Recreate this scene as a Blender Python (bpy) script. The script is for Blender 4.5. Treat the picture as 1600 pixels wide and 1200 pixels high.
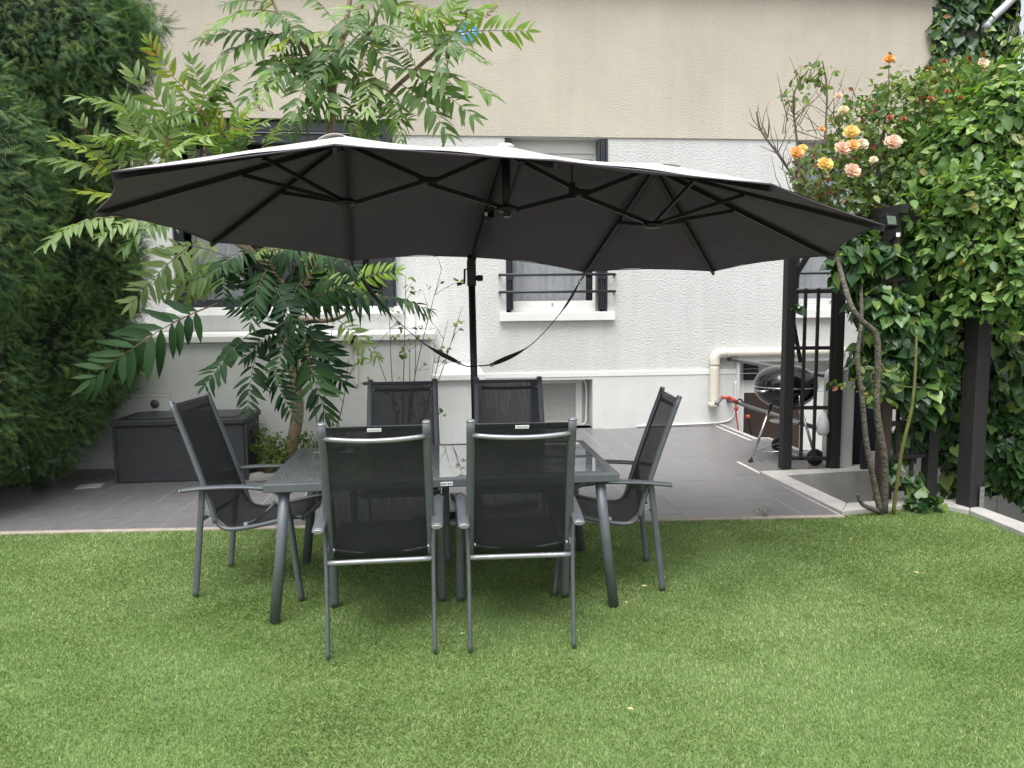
import bpy, math, random
import numpy as np
from mathutils import Vector, Matrix
random.seed(7); rng = np.random.default_rng(7)
rad = math.radians
scene = bpy.context.scene
for o in list(bpy.data.objects): bpy.data.objects.remove(o)

# ---------------------------------------------------------------- camera, sky, sun, exposure
FPX = 1150.0                                    # focal length in pixels of the 1600 px wide photograph
YAW, PITCH, ROLL, CAMH = rad(5.5), rad(5.8), rad(0.57), 1.6
F = Vector((math.sin(YAW)*math.cos(PITCH), math.cos(YAW)*math.cos(PITCH), -math.sin(PITCH)))
R0 = Vector((math.cos(YAW), -math.sin(YAW), 0)); U0 = R0.cross(F)
CR = R0*math.cos(ROLL) - U0*math.sin(ROLL); CU = U0*math.cos(ROLL) + R0*math.sin(ROLL)
cam_data = bpy.data.cameras.new('camera'); cam = bpy.data.objects.new('camera', cam_data)
scene.collection.objects.link(cam); scene.camera = cam
cam_data.sensor_width = 36.0; cam_data.lens = 36.0*FPX/1600.0
cam_data.clip_start = 0.05; cam_data.clip_end = 500
cam.matrix_world = Matrix(((CR.x, CU.x, -F.x, 0), (CR.y, CU.y, -F.y, 0), (CR.z, CU.z, -F.z, CAMH), (0, 0, 0, 1)))

SUN_EL, SUN_AZ = rad(68), rad(205)              # overcast: soft light from high behind the viewer
world = bpy.data.worlds.new('World'); scene.world = world; world.use_nodes = True
wn = world.node_tree; wn.nodes.clear()
sky = wn.nodes.new('ShaderNodeTexSky'); sky.sky_type = 'NISHITA'; sky.sun_disc = False
sky.sun_elevation = SUN_EL; sky.sun_rotation = SUN_AZ; sky.air_density = 1.0; sky.dust_density = 4.0; sky.ozone_density = 1.0
hs = wn.nodes.new('ShaderNodeHueSaturation'); hs.inputs['Saturation'].default_value = 0.22   # cloud cover greys the sky
bg = wn.nodes.new('ShaderNodeBackground'); bg.inputs['Strength'].default_value = 0.105
wo = wn.nodes.new('ShaderNodeOutputWorld')
wn.links.new(sky.outputs[0], hs.inputs['Color']); wn.links.new(hs.outputs[0], bg.inputs['Color']); wn.links.new(bg.outputs[0], wo.inputs['Surface'])
sd = bpy.data.lights.new('sun', 'SUN'); sd.energy = 1.5; sd.angle = rad(46); sd.color = (1.0, 0.985, 0.96)
sun = bpy.data.objects.new('sun', sd); scene.collection.objects.link(sun)
sv = Vector((math.sin(SUN_AZ)*math.cos(SUN_EL), math.cos(SUN_AZ)*math.cos(SUN_EL), math.sin(SUN_EL)))
sun.rotation_euler = sv.to_track_quat('Z', 'Y').to_euler(); sun.location = (-6, -8, 14)
scene.view_settings.view_transform = 'Standard'; scene.view_settings.look = 'None'
scene.view_settings.exposure = 1.34; scene.view_settings.gamma = 1.0; scene.view_settings.use_curve_mapping = False
scene.render.engine = 'CYCLES'
scene.cycles.transparent_max_bounces = 8; scene.cycles.max_bounces = 5; scene.cycles.diffuse_bounces = 3; scene.cycles.glossy_bounces = 3

def at(x, y, Y):
    "point at depth Y (metres from the viewer towards the house) on the sight line of photograph pixel x, y"
    d = F + CR*((x-800)/FPX) - CU*((y-600)/FPX)
    return Vector((0, 0, CAMH)) + d*(Y/d.y)
def ground(x, y, z=0.0):
    d = F + CR*((x-800)/FPX) - CU*((y-600)/FPX)
    return Vector((0, 0, CAMH)) + d*((z-CAMH)/d.z)

# ---------------------------------------------------------------- materials
def mat(name, col, rough=0.6, metal=0.0, var=0.0, vscale=8.0, bump=0.0, bscale=60.0, spec=0.5, coord='Object', detail=4.0, dist=0.02, stretch=None, streak=0.0):
    m = bpy.data.materials.new(name); m.use_nodes = True
    nt = m.node_tree; b = nt.nodes['Principled BSDF']
    b.inputs['Roughness'].default_value = rough; b.inputs['Metallic'].default_value = metal
    b.inputs['Specular IOR Level'].default_value = spec
    b.inputs['Base Color'].default_value = (*col, 1)
    tc = nt.nodes.new('ShaderNodeTexCoord'); src = tc.outputs[coord]
    if stretch:
        mp = nt.nodes.new('ShaderNodeMapping'); mp.inputs['Scale'].default_value = stretch
        nt.links.new(src, mp.inputs['Vector']); src = mp.outputs[0]
    if var > 0:
        n = nt.nodes.new('ShaderNodeTexNoise'); n.inputs['Scale'].default_value = vscale; n.inputs['Detail'].default_value = 6; n.inputs['Roughness'].default_value = 0.65
        r = nt.nodes.new('ShaderNodeMapRange'); r.inputs['From Min'].default_value = 0.25; r.inputs['From Max'].default_value = 0.75
        r.inputs['To Min'].default_value = 1-var; r.inputs['To Max'].default_value = 1+var
        mx = nt.nodes.new('ShaderNodeVectorMath'); mx.operation = 'SCALE'; mx.inputs[0].default_value = col
        nt.links.new(src, n.inputs['Vector']); nt.links.new(n.outputs['Fac'], r.inputs['Value']); nt.links.new(r.outputs[0], mx.inputs['Scale'])
        nt.links.new(mx.outputs[0], b.inputs['Base Color'])
        rr = nt.nodes.new('ShaderNodeMapRange'); rr.inputs['To Min'].default_value = max(0.05, rough-0.12); rr.inputs['To Max'].default_value = min(1, rough+0.12)
        nt.links.new(n.outputs['Fac'], rr.inputs['Value']); nt.links.new(rr.outputs[0], b.inputs['Roughness'])
    if streak > 0:                                     # faint rain streaks running down the surface
        sm = nt.nodes.new('ShaderNodeMapping'); sm.inputs['Scale'].default_value = (3.2, 3.2, 0.22); nt.links.new(tc.outputs['Object'], sm.inputs['Vector'])
        sn = nt.nodes.new('ShaderNodeTexNoise'); sn.inputs['Scale'].default_value = 2.2; sn.inputs['Detail'].default_value = 7; sn.inputs['Roughness'].default_value = 0.7; nt.links.new(sm.outputs[0], sn.inputs['Vector'])
        sr = nt.nodes.new('ShaderNodeMapRange'); sr.inputs['From Min'].default_value = 0.38; sr.inputs['From Max'].default_value = 0.62; sr.inputs['To Min'].default_value = 1-streak; sr.inputs['To Max'].default_value = 1.0
        sx = nt.nodes.new('ShaderNodeVectorMath'); sx.operation = 'SCALE'; nt.links.new(sn.outputs['Fac'], sr.inputs['Value'])
        l = b.inputs['Base Color'].links[0]; nt.links.new(l.from_socket, sx.inputs[0]); nt.links.new(sr.outputs[0], sx.inputs['Scale']); nt.links.new(sx.outputs[0], b.inputs['Base Color'])
    if bump > 0:
        n2 = nt.nodes.new('ShaderNodeTexNoise'); n2.inputs['Scale'].default_value = bscale; n2.inputs['Detail'].default_value = detail
        bp = nt.nodes.new('ShaderNodeBump'); bp.inputs['Strength'].default_value = bump; bp.inputs['Distance'].default_value = dist
        nt.links.new(src, n2.inputs['Vector']); nt.links.new(n2.outputs['Fac'], bp.inputs['Height']); nt.links.new(bp.outputs[0], b.inputs['Normal'])
    return m

def leafmat(name, stops, rough=0.45, trans=0.3, tcol=None, spec=0.4):
    "leaf colours picked leaf by leaf from a ramp; part of the light passes through"
    m = bpy.data.materials.new(name); m.use_nodes = True; nt = m.node_tree; nt.nodes.clear()
    at_ = nt.nodes.new('ShaderNodeAttribute'); at_.attribute_name = 'rnd'
    oi = nt.nodes.new('ShaderNodeObjectInfo')
    add = nt.nodes.new('ShaderNodeMath'); add.operation = 'ADD'; fr = nt.nodes.new('ShaderNodeMath'); fr.operation = 'FRACT'
    nt.links.new(at_.outputs['Fac'], add.inputs[0]); nt.links.new(oi.outputs['Random'], add.inputs[1]); nt.links.new(add.outputs[0], fr.inputs[0])
    rp = nt.nodes.new('ShaderNodeValToRGB'); rp.color_ramp.interpolation = 'LINEAR'
    e = rp.color_ramp.elements
    while len(e) > 1: e.remove(e[-1])
    e[0].position, e[0].color = stops[0][0], (*stops[0][1], 1)
    for p, c in stops[1:]:
        k = e.new(p); k.color = (*c, 1)
    nt.links.new(fr.outputs[0], rp.inputs[0])
    pb = nt.nodes.new('ShaderNodeBsdfPrincipled'); pb.inputs['Roughness'].default_value = rough; pb.inputs['Specular IOR Level'].default_value = spec
    nt.links.new(rp.outputs[0], pb.inputs['Base Color'])
    tl = nt.nodes.new('ShaderNodeBsdfTranslucent'); g = nt.nodes.new('ShaderNodeMixRGB'); g.blend_type = 'MULTIPLY'; g.inputs[0].default_value = 1
    g.inputs[2].default_value = (*(tcol or (1.5, 1.7, 0.6)), 1)
    nt.links.new(rp.outputs[0], g.inputs[1]); nt.links.new(g.outputs[0], tl.inputs['Color'])
    mx = nt.nodes.new('ShaderNodeMixShader'); mx.inputs[0].default_value = trans
    out = nt.nodes.new('ShaderNodeOutputMaterial')
    nt.links.new(pb.outputs[0], mx.inputs[1]); nt.links.new(tl.outputs[0], mx.inputs[2]); nt.links.new(mx.outputs[0], out.inputs['Surface'])
    return m

M = {}
M['roughcast'] = mat('white roughcast', (0.615, 0.62, 0.605), 0.85, bump=0.65, bscale=44, detail=2, dist=0.018, var=0.08, vscale=0.9, streak=0.06)
M['beige'] = mat('beige render', (0.54, 0.495, 0.41), 0.9, bump=0.8, bscale=60, detail=5, dist=0.014, var=0.13, vscale=0.7, streak=0.04)
M['smooth_white'] = mat('smooth white render', (0.64, 0.645, 0.63), 0.8, bump=0.25, bscale=14, detail=6, dist=0.01, var=0.10, vscale=1.4, streak=0.05)
M['white_paint'] = mat('white paint', (0.76, 0.76, 0.74), 0.45, var=0.05, vscale=5)
M['cream_plastic'] = mat('cream plastic duct', (0.68, 0.64, 0.55), 0.4, var=0.05, vscale=4)
M['anthracite'] = mat('anthracite aluminium', (0.028, 0.032, 0.040), 0.35, var=0.1, vscale=6)
M['black_metal'] = mat('black painted metal', (0.012, 0.013, 0.017), 0.4, var=0.15, vscale=9)
M['grey_metal'] = mat('grey powder coated aluminium', (0.125, 0.138, 0.152), 0.42, metal=0.25, var=0.10, vscale=14, bump=0.05, bscale=500, dist=0.002)
M['bright_metal'] = mat('scuffed pale aluminium', (0.30, 0.31, 0.33), 0.38, metal=0.5, var=0.12, vscale=20)
M['chrome'] = mat('steel', (0.55, 0.55, 0.54), 0.25, metal=1.0, var=0.1, vscale=20)
M['rail_metal'] = mat('grey steel handrail', (0.13, 0.135, 0.14), 0.45, metal=0.3, var=0.12, vscale=10)
M['concrete'] = mat('pale concrete', (0.40, 0.39, 0.37), 0.9, var=0.22, vscale=5, bump=0.5, bscale=60, dist=0.008)
M['concrete_dark'] = mat('worn grey concrete', (0.27, 0.27, 0.26), 0.9, var=0.25, vscale=3, bump=0.5, bscale=40, dist=0.01)
M['tile'] = mat('anthracite stoneware tile', (0.155, 0.150, 0.155), 0.36, var=0.18, vscale=3.5, bump=0.12, bscale=35, dist=0.004, coord='Generated')
M['grout'] = mat('pale grout', (0.52, 0.50, 0.47), 0.95, var=0.25, vscale=10)
M['edging'] = mat('sandy mortar edging', (0.33, 0.29, 0.24), 0.95, var=0.25, vscale=12, bump=0.5, bscale=70, dist=0.01)
M['soil'] = mat('soil', (0.06, 0.045, 0.032), 0.95, var=0.4, vscale=10, bump=0.8, bscale=40, dist=0.02)
M['lawn_base'] = mat('turf backing', (0.13, 0.19, 0.06), 0.9, var=0.3, vscale=20)
M['wood'] = mat('weathered dark stained wood', (0.017, 0.016, 0.017), 0.7, var=0.45, vscale=9, bump=0.6, bscale=20, dist=0.01, stretch=(9, 9, 0.8))
M['wood_brown'] = mat('brown stained wood', (0.045, 0.028, 0.022), 0.75, var=0.45, vscale=9, bump=0.6, bscale=20, dist=0.01, stretch=(9, 9, 0.8))
M['handle_wood'] = mat('varnished handle wood', (0.32, 0.17, 0.08), 0.5, var=0.2, vscale=30)
M['navy'] = mat('navy painted sheet', (0.012, 0.016, 0.028), 0.5, var=0.15, vscale=4)
M['brown_door'] = mat('brown door panel', (0.045, 0.030, 0.024), 0.55, var=0.15, vscale=4)
M['enamel'] = mat('black enamel', (0.008, 0.008, 0.011), 0.10, spec=0.6)
M['rubber'] = mat('black rubber', (0.012, 0.012, 0.013), 0.7)
M['red_plastic'] = mat('red plastic', (0.45, 0.06, 0.04), 0.5)
M['label_white'] = mat('white label', (0.8, 0.8, 0.8), 0.5)
M['print_grey'] = mat('grey print', (0.12, 0.12, 0.13), 0.6)
M['print_pale'] = mat('pale grey print', (0.42, 0.43, 0.45), 0.6)
M['plaque_blue'] = mat('blue enamel plaque', (0.06, 0.30, 0.56), 0.35, var=0.1, vscale=8)
M['canopy_top'] = mat('pale taupe awning cloth', (0.46, 0.44, 0.425), 0.9, var=0.05, vscale=3, bump=0.1, bscale=300, dist=0.003)
M['canopy_in'] = mat('dark grey cloth', (0.130, 0.102, 0.146), 0.8, var=0.14, vscale=1.2, bump=0.5, bscale=4.5, dist=0.05)  # underside layer of the canopy, darker than the top cloth
M['strap'] = mat('black webbing', (0.010, 0.010, 0.011), 0.85)
M['wall_dark'] = mat('dark interior', (0.03, 0.03, 0.035), 0.9)
M['curtain'] = mat('sheer curtain', (0.62, 0.62, 0.63), 0.9, var=0.06, vscale=3)
M['zinc'] = mat('pale zinc downpipe', (0.55, 0.57, 0.59), 0.4, metal=0.2, var=0.08, vscale=6)
M['bark_smooth'] = mat('smooth tan bark', (0.25, 0.19, 0.13), 0.8, var=0.3, vscale=14, bump=0.4, bscale=30, dist=0.01, stretch=(1, 1, 0.5))
M['bark_grey'] = mat('rough grey bark', (0.105, 0.095, 0.072), 0.9, var=0.75, vscale=28, bump=1.0, bscale=45, dist=0.02)
M['cane_green'] = mat('green rose cane', (0.13, 0.13, 0.035), 0.6, var=0.35, vscale=20)
M['twig'] = mat('thin brown twig', (0.13, 0.105, 0.075), 0.85, var=0.3, vscale=20)
M['rachis'] = mat('reddish leaf stalk', (0.13, 0.085, 0.045), 0.6, var=0.3, vscale=8)
M['roof'] = mat('roof tiles', (0.16, 0.08, 0.06), 0.8, var=0.3, vscale=6)
M['stone'] = mat('border stone', (0.28, 0.27, 0.25), 0.9, var=0.3, vscale=9, bump=0.6, bscale=25, dist=0.01)
M['filler_dark'] = mat('dark foliage filler', (0.010, 0.014, 0.007), 1.0, var=0.5, vscale=14)  # near-black filler added inside the foliage to block the view through
M['drygrass'] = mat('dry fallen leaf', (0.50, 0.42, 0.20), 0.7, var=0.25, vscale=60)
M['grey_sheet'] = mat('grey galvanised sheet', (0.45, 0.44, 0.42), 0.6, var=0.1, vscale=4)  # plain grey of the vent backing, hatch frame and drain cover

M['yew'] = leafmat('yew needles', [(0, (0.028, 0.074, 0.034)), (0.4, (0.065, 0.142, 0.058)), (0.75, (0.140, 0.240, 0.085)), (1, (0.26, 0.36, 0.10))], 0.55, 0.15)
M['ail'] = leafmat('green pinnate leaf', [(0, (0.055, 0.115, 0.034)), (0.6, (0.090, 0.170, 0.045)), (1, (0.145, 0.235, 0.052))], 0.5, 0.32)
M['ail_shaded'] = leafmat('shade darkened pinnate leaf', [(0, (0.012, 0.034, 0.015)), (0.7, (0.020, 0.052, 0.020)), (1, (0.036, 0.080, 0.026))], 0.55, 0.12, None, 0.15)  # parasol shade put into the leaf colour of the lower fronds
M['ail_young'] = leafmat('young bright leaf', [(0, (0.14, 0.25, 0.045)), (0.65, (0.22, 0.34, 0.06)), (0.95, (0.30, 0.35, 0.065)), (1, (0.34, 0.26, 0.07))], 0.45, 0.42)
M['ail_pale'] = leafmat('pale green leaf', [(0, (0.17, 0.26, 0.10)), (1, (0.31, 0.40, 0.18))], 0.5, 0.38)
M['ail_red'] = leafmat('bronze shoot leaf', [(0, (0.22, 0.10, 0.045)), (1, (0.30, 0.16, 0.085))], 0.45, 0.35, (1.4, 1.1, 0.8))
M['ivy'] = leafmat('dark ivy leaf', [(0, (0.022, 0.056, 0.024)), (0.55, (0.042, 0.100, 0.034)), (0.85, (0.09, 0.17, 0.045)), (1, (0.20, 0.29, 0.065))], 0.33, 0.2)
M['bush'] = leafmat('bright creeper leaf', [(0, (0.055, 0.125, 0.036)), (0.45, (0.125, 0.235, 0.060)), (0.85, (0.230, 0.350, 0.105)), (0.96, (0.34, 0.42, 0.14)), (1, (0.24, 0.17, 0.07))], 0.38, 0.3)
M['rose_leaf'] = leafmat('rose leaf', [(0, (0.065, 0.120, 0.042)), (0.5, (0.125, 0.205, 0.058)), (0.9, (0.25, 0.31, 0.085)), (0.95, (0.20, 0.07, 0.03)), (1, (0.22, 0.06, 0.03))], 0.42, 0.3)
M['weed'] = leafmat('weed leaf', [(0, (0.06, 0.12, 0.025)), (1, (0.17, 0.24, 0.05))], 0.5, 0.3)
M['rose_yellow'] = leafmat('yellow petal', [(0, (0.78, 0.55, 0.14)), (1, (0.82, 0.66, 0.26))], 0.6, 0.3, (1, 0.9, 0.6))
M['rose_orange'] = leafmat('orange petal', [(0, (0.80, 0.44, 0.13)), (1, (0.82, 0.56, 0.24))], 0.6, 0.3, (1, 0.8, 0.5))
M['rose_peach'] = leafmat('peach petal', [(0, (0.80, 0.56, 0.42)), (1, (0.84, 0.70, 0.58))], 0.6, 0.3, (1, 0.85, 0.7))
M['rose_red'] = leafmat('fading rusty red petal', [(0, (0.30, 0.07, 0.04)), (1, (0.45, 0.16, 0.08))], 0.6, 0.2, (1, 0.7, 0.5))
M['rose_cream'] = leafmat('cream petal', [(0, (0.75, 0.66, 0.42)), (1, (0.80, 0.74, 0.58))], 0.6, 0.3, (1, 0.9, 0.7))
M['turf'] = leafmat('turf fibres', [(0, (0.080, 0.150, 0.038)), (0.40, (0.172, 0.275, 0.078)), (0.75, (0.270, 0.380, 0.128)), (0.93, (0.42, 0.49, 0.22)), (1, (0.46, 0.45, 0.26))], 0.5, 0.25, (1.2, 1.3, 0.7))

def mesh_fabric(name):
    "woven sling: fine vertical ribs, partly open so things behind show dimly"
    m = bpy.data.materials.new(name); m.use_nodes = True; nt = m.node_tree; nt.nodes.clear()
    tc = nt.nodes.new('ShaderNodeTexCoord')
    wv = nt.nodes.new('ShaderNodeTexNoise'); wv.inputs['Scale'].default_value = 1.0; wv.inputs['Detail'].default_value = 3
    mp = nt.nodes.new('ShaderNodeMapping'); mp.inputs['Scale'].default_value = (190, 6, 6)
    nt.links.new(tc.outputs['Object'], mp.inputs['Vector']); nt.links.new(mp.outputs[0], wv.inputs['Vector'])
    rp = nt.nodes.new('ShaderNodeMapRange'); rp.inputs['From Min'].default_value = 0.3; rp.inputs['From Max'].default_value = 0.7
    rp.inputs['To Min'].default_value = 0.03; rp.inputs['To Max'].default_value = 0.12
    nt.links.new(wv.outputs['Fac'], rp.inputs['Value'])
    pb = nt.nodes.new('ShaderNodeBsdfPrincipled'); pb.inputs['Base Color'].default_value = (0.013, 0.014, 0.018, 1); pb.inputs['Roughness'].default_value = 0.7
    tr = nt.nodes.new('ShaderNodeBsdfTransparent'); mx = nt.nodes.new('ShaderNodeMixShader'); out = nt.nodes.new('ShaderNodeOutputMaterial')
    nt.links.new(rp.outputs[0], mx.inputs[0]); nt.links.new(pb.outputs[0], mx.inputs[1]); nt.links.new(tr.outputs[0], mx.inputs[2]); nt.links.new(mx.outputs[0], out.inputs['Surface'])
    return m
M['sling'] = mesh_fabric('open woven black sling')

def glass(name, tint, ior=1.5, rough=0.0, dust=0.0):
    m = bpy.data.materials.new(name); m.use_nodes = True; nt = m.node_tree; nt.nodes.clear()
    lw = nt.nodes.new('ShaderNodeLayerWeight'); lw.inputs['Blend'].default_value = 0.5      # grazing reflection, same from both sides of the sheet
    pw = nt.nodes.new('ShaderNodeMath'); pw.operation = 'POWER'; pw.inputs[1].default_value = 3.6
    fr = nt.nodes.new('ShaderNodeMapRange'); fr.inputs['To Min'].default_value = ((ior-1)/(ior+1))**2; fr.inputs['To Max'].default_value = 1.0
    nt.links.new(lw.outputs['Facing'], pw.inputs[0]); nt.links.new(pw.outputs[0], fr.inputs['Value'])
    tr = nt.nodes.new('ShaderNodeBsdfTransparent'); tr.inputs['Color'].default_value = (*tint, 1)
    gl = nt.nodes.new('ShaderNodeBsdfGlossy'); gl.inputs['Roughness'].default_value = rough; gl.inputs['Color'].default_value = (1, 1, 1, 1)
    mx = nt.nodes.new('ShaderNodeMixShader'); out = nt.nodes.new('ShaderNodeOutputMaterial')
    df = nt.nodes.new('ShaderNodeBsdfDiffuse'); df.inputs['Color'].default_value = (0.55, 0.58, 0.60, 1); dm = nt.nodes.new('ShaderNodeMixShader'); dm.inputs[0].default_value = dust
    nt.links.new(tr.outputs[0], dm.inputs[1]); nt.links.new(df.outputs[0], dm.inputs[2])                     # film of dust
    nt.links.new(fr.outputs[0], mx.inputs[0]); nt.links.new(dm.outputs[0], mx.inputs[1]); nt.links.new(gl.outputs[0], mx.inputs[2]); nt.links.new(mx.outputs[0], out.inputs['Surface'])
    return m
M['pane'] = glass('window pane', (0.86, 0.87, 0.88), 1.5)
M['table_glass'] = glass('smoked table glass', (0.45, 0.48, 0.50), 1.9, dust=0.32)
M['lamp_glass'] = glass('lamp glass', (0.7, 0.75, 0.7), 1.6)

def perforated(name):
    m = bpy.data.materials.new(name); m.use_nodes = True; nt = m.node_tree
    b = nt.nodes['Principled BSDF']; b.inputs['Roughness'].default_value = 0.6
    tc = nt.nodes.new('ShaderNodeTexCoord'); mp = nt.nodes.new('ShaderNodeMapping'); mp.inputs['Scale'].default_value = (44, 0, 44); mp.inputs['Rotation'].default_value = (0, rad(45), 0)
    nt.links.new(tc.outputs['Object'], mp.inputs['Vector'])
    v = nt.nodes.new('ShaderNodeTexVoronoi'); v.inputs['Scale'].default_value = 1; v.inputs['Randomness'].default_value = 0
    nt.links.new(mp.outputs[0], v.inputs['Vector'])
    lt = nt.nodes.new('ShaderNodeMath'); lt.operation = 'LESS_THAN'; lt.inputs[1].default_value = 0.36
    nt.links.new(v.outputs['Distance'], lt.inputs[0])
    r = nt.nodes.new('ShaderNodeMixRGB'); r.inputs[1].default_value = (0.52, 0.51, 0.48, 1); r.inputs[2].default_value = (0.14, 0.14, 0.135, 1)
    nt.links.new(lt.outputs[0], r.inputs[0]); nt.links.new(r.outputs[0], b.inputs['Base Color'])
    return m
M['perforated'] = perforated('perforated zinc sheet')
def wicker(name):
    m = bpy.data.materials.new(name); m.use_nodes = True; nt = m.node_tree
    b = nt.nodes['Principled BSDF']; b.inputs['Roughness'].default_value = 0.55; b.inputs['Base Color'].default_value = (0.030, 0.031, 0.037, 1)
    tc = nt.nodes.new('ShaderNodeTexCoord'); mp = nt.nodes.new('ShaderNodeMapping'); mp.inputs['Scale'].default_value = (1, 1, 1)
    nt.links.new(tc.outputs['Object'], mp.inputs['Vector'])
    wv = nt.nodes.new('ShaderNodeTexWave'); wv.bands_direction = 'Z'; wv.inputs['Scale'].default_value = 20; wv.inputs['Distortion'].default_value = 0.9; wv.inputs['Detail'].default_value = 1; wv.inputs['Detail Scale'].default_value = 1.5
    nt.links.new(mp.outputs[0], wv.inputs['Vector'])
    bp = nt.nodes.new('ShaderNodeBump'); bp.inputs['Strength'].default_value = 0.35; bp.inputs['Distance'].default_value = 0.006
    nt.links.new(wv.outputs['Fac'], bp.inputs['Height']); nt.links.new(bp.outputs[0], b.inputs['Normal'])
    return m
M['wicker'] = wicker('dark woven plastic')

# ---------------------------------------------------------------- mesh helpers
ORG = {}
COL = scene.collection
def tag(o, label=None, cat=None, group=None, kind=None):
    if label: o['label'] = label
    if cat: o['category'] = cat
    if group: o['group'] = group
    if kind: o['kind'] = kind
    return o
def thing(name, loc, label, cat, group=None):
    o = bpy.data.objects.new(name, None); o.empty_display_size = 0.1; COL.objects.link(o); o.location = loc
    ORG[o.name] = Vector(loc); return tag(o, label, cat, group)
def link(name, me, material, parent=None, org=None):
    o = bpy.data.objects.new(name, me); COL.objects.link(o)
    if material is not None and not me.materials: me.materials.append(material if not isinstance(material, str) else M[material])
    if parent is not None: o.parent = parent; ORG[o.name] = ORG[parent.name]
    else: o.location = org or (0, 0, 0); ORG[o.name] = Vector(org or (0, 0, 0))
    return o
class MB:
    def __init__(s): s.v = []; s.f = []; s.sm = []
    def add(s, vs, fs, smooth=False):
        n = len(s.v); s.v += [tuple(v) for v in vs]; s.f += [tuple(i+n for i in f) for f in fs]; s.sm += [smooth]*len(fs); return s
    def box(s, c, size, rz=0, rx=0, ry=0):
        x, y, z = size[0]/2, size[1]/2, size[2]/2
        m = Matrix.Rotation(rz, 3, 'Z') @ Matrix.Rotation(ry, 3, 'Y') @ Matrix.Rotation(rx, 3, 'X'); c = Vector(c)
        vs = [c + m @ Vector(p) for p in ((-x,-y,-z),(x,-y,-z),(x,y,-z),(-x,y,-z),(-x,-y,z),(x,-y,z),(x,y,z),(-x,y,z))]
        return s.add(vs, [(0,3,2,1),(4,5,6,7),(0,1,5,4),(1,2,6,5),(2,3,7,6),(3,0,4,7)])
    def box2(s, a, b): return s.box([(a[i]+b[i])/2 for i in range(3)], [abs(b[i]-a[i]) for i in range(3)])
    def bar(s, p0, p1, w, h, up=(0,0,1), w1=None, h1=None):
        p0, p1 = Vector(p0), Vector(p1); d = (p1-p0).normalized(); up = Vector(up)
        if abs(d.dot(up)) > 0.97: up = Vector((0,1,0))
        sd = d.cross(up).normalized(); u = sd.cross(d)
        vs = []
        for p, a, b in ((p0, w, h), (p1, w1 or w, h1 or h)):
            vs += [p - sd*a/2 - u*b/2, p + sd*a/2 - u*b/2, p + sd*a/2 + u*b/2, p - sd*a/2 + u*b/2]
        return s.add(vs, [(0,1,2,3),(7,6,5,4),(0,4,5,1),(1,5,6,2),(2,6,7,3),(3,7,4,0)])
    def tube(s, pts, r, n=8, ref=None, flat=1.0, cap=True, smooth=True):
        "tube along pts; flat < 1 squashes it along the second cross axis; ref fixes the first cross axis"
        pts = [Vector(p) for p in pts]; k = len(pts); rs = r if isinstance(r, (list, tuple)) else [r]*k
        vs = []; a = None
        for i, p in enumerate(pts):
            d = (pts[min(i+1,k-1)] - pts[max(i-1,0)]).normalized()
            if ref is not None: a = Vector(ref) - d*d.dot(Vector(ref))
            elif a is None:
                a = d.cross(Vector((0,0,1)))
                if a.length < 0.05: a = d.cross(Vector((1,0,0)))
            else: a = a - d*d.dot(a)
            a = a.normalized(); b = d.cross(a)
            for j in range(n):
                t = 2*math.pi*j/n; vs.append(p + a*math.cos(t)*rs[i] + b*math.sin(t)*rs[i]*flat)
        fs = [(i*n+j, i*n+(j+1)%n, (i+1)*n+(j+1)%n, (i+1)*n+j) for i in range(k-1) for j in range(n)]
        s.add(vs, fs, smooth)
        if cap: n0 = len(s.v)-k*n; s.f += [tuple(n0+j for j in range(n))[::-1], tuple(n0+(k-1)*n+j for j in range(n))]; s.sm += [False]*2
        return s
    def lathe(s, prof, c=(0,0,0), n=24, axis='Z', smooth=True):
        vs = []; c = Vector(c)
        for r, z in prof:
            for j in range(n):
                t = 2*math.pi*j/n; p = (r*math.cos(t), r*math.sin(t), z)
                if axis == 'Y': p = (p[0], p[2], p[1])
                if axis == 'X': p = (p[2], p[0], p[1])
                vs.append(c + Vector(p))
        k = len(prof)
        return s.add(vs, [(i*n+j, i*n+(j+1)%n, (i+1)*n+(j+1)%n, (i+1)*n+j) for i in range(k-1) for j in range(n)], smooth)
    def prism(s, poly, z0, z1):
        n = len(poly); vs = [(p[0], p[1], z0) for p in poly] + [(p[0], p[1], z1) for p in poly]
        return s.add(vs, [tuple(range(n))[::-1], tuple(range(n, 2*n))] + [(i, (i+1)%n, n+(i+1)%n, n+i) for i in range(n)])
    def build(s, name, material, parent=None, org=None, bevel=0, label=None, solid=0):
        o_ = ORG[parent.name] if parent is not None else Vector(org or (0,0,0))
        me = bpy.data.meshes.new(name); me.from_pydata([(v[0]-o_[0], v[1]-o_[1], v[2]-o_[2]) for v in s.v], [], s.f)
        me.polygons.foreach_set('use_smooth', s.sm); me.update()
        o = link(name, me, material, parent, org)
        if solid: md = o.modifiers.new('solidify', 'SOLIDIFY'); md.thickness = solid; md.offset = 0
        if bevel: md = o.modifiers.new('bevel', 'BEVEL'); md.width = bevel; md.segments = 2; md.limit_method = 'ANGLE'; md.harden_normals = False
        if label: o['label'] = label
        return o
def copy_tree(o, parent=None):
    c = o.copy(); COL.objects.link(c); c.parent = parent
    ORG[c.name] = ORG[o.name]
    for ch in list(o.children): copy_tree(ch, c)
    return c
def catmull(pts, n=6):
    pts = [Vector(p) for p in pts]; out = []
    for i in range(len(pts)-1):
        p0, p1, p2, p3 = pts[max(i-1,0)], pts[i], pts[i+1], pts[min(i+2, len(pts)-1)]
        for j in range(n):
            t = j/n; out.append(0.5*((2*p1) + (p2-p0)*t + (2*p0-5*p1+4*p2-p3)*t*t + (3*p1-p0-3*p2+p3)*t**3))
    return out + [pts[-1]]
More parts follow.
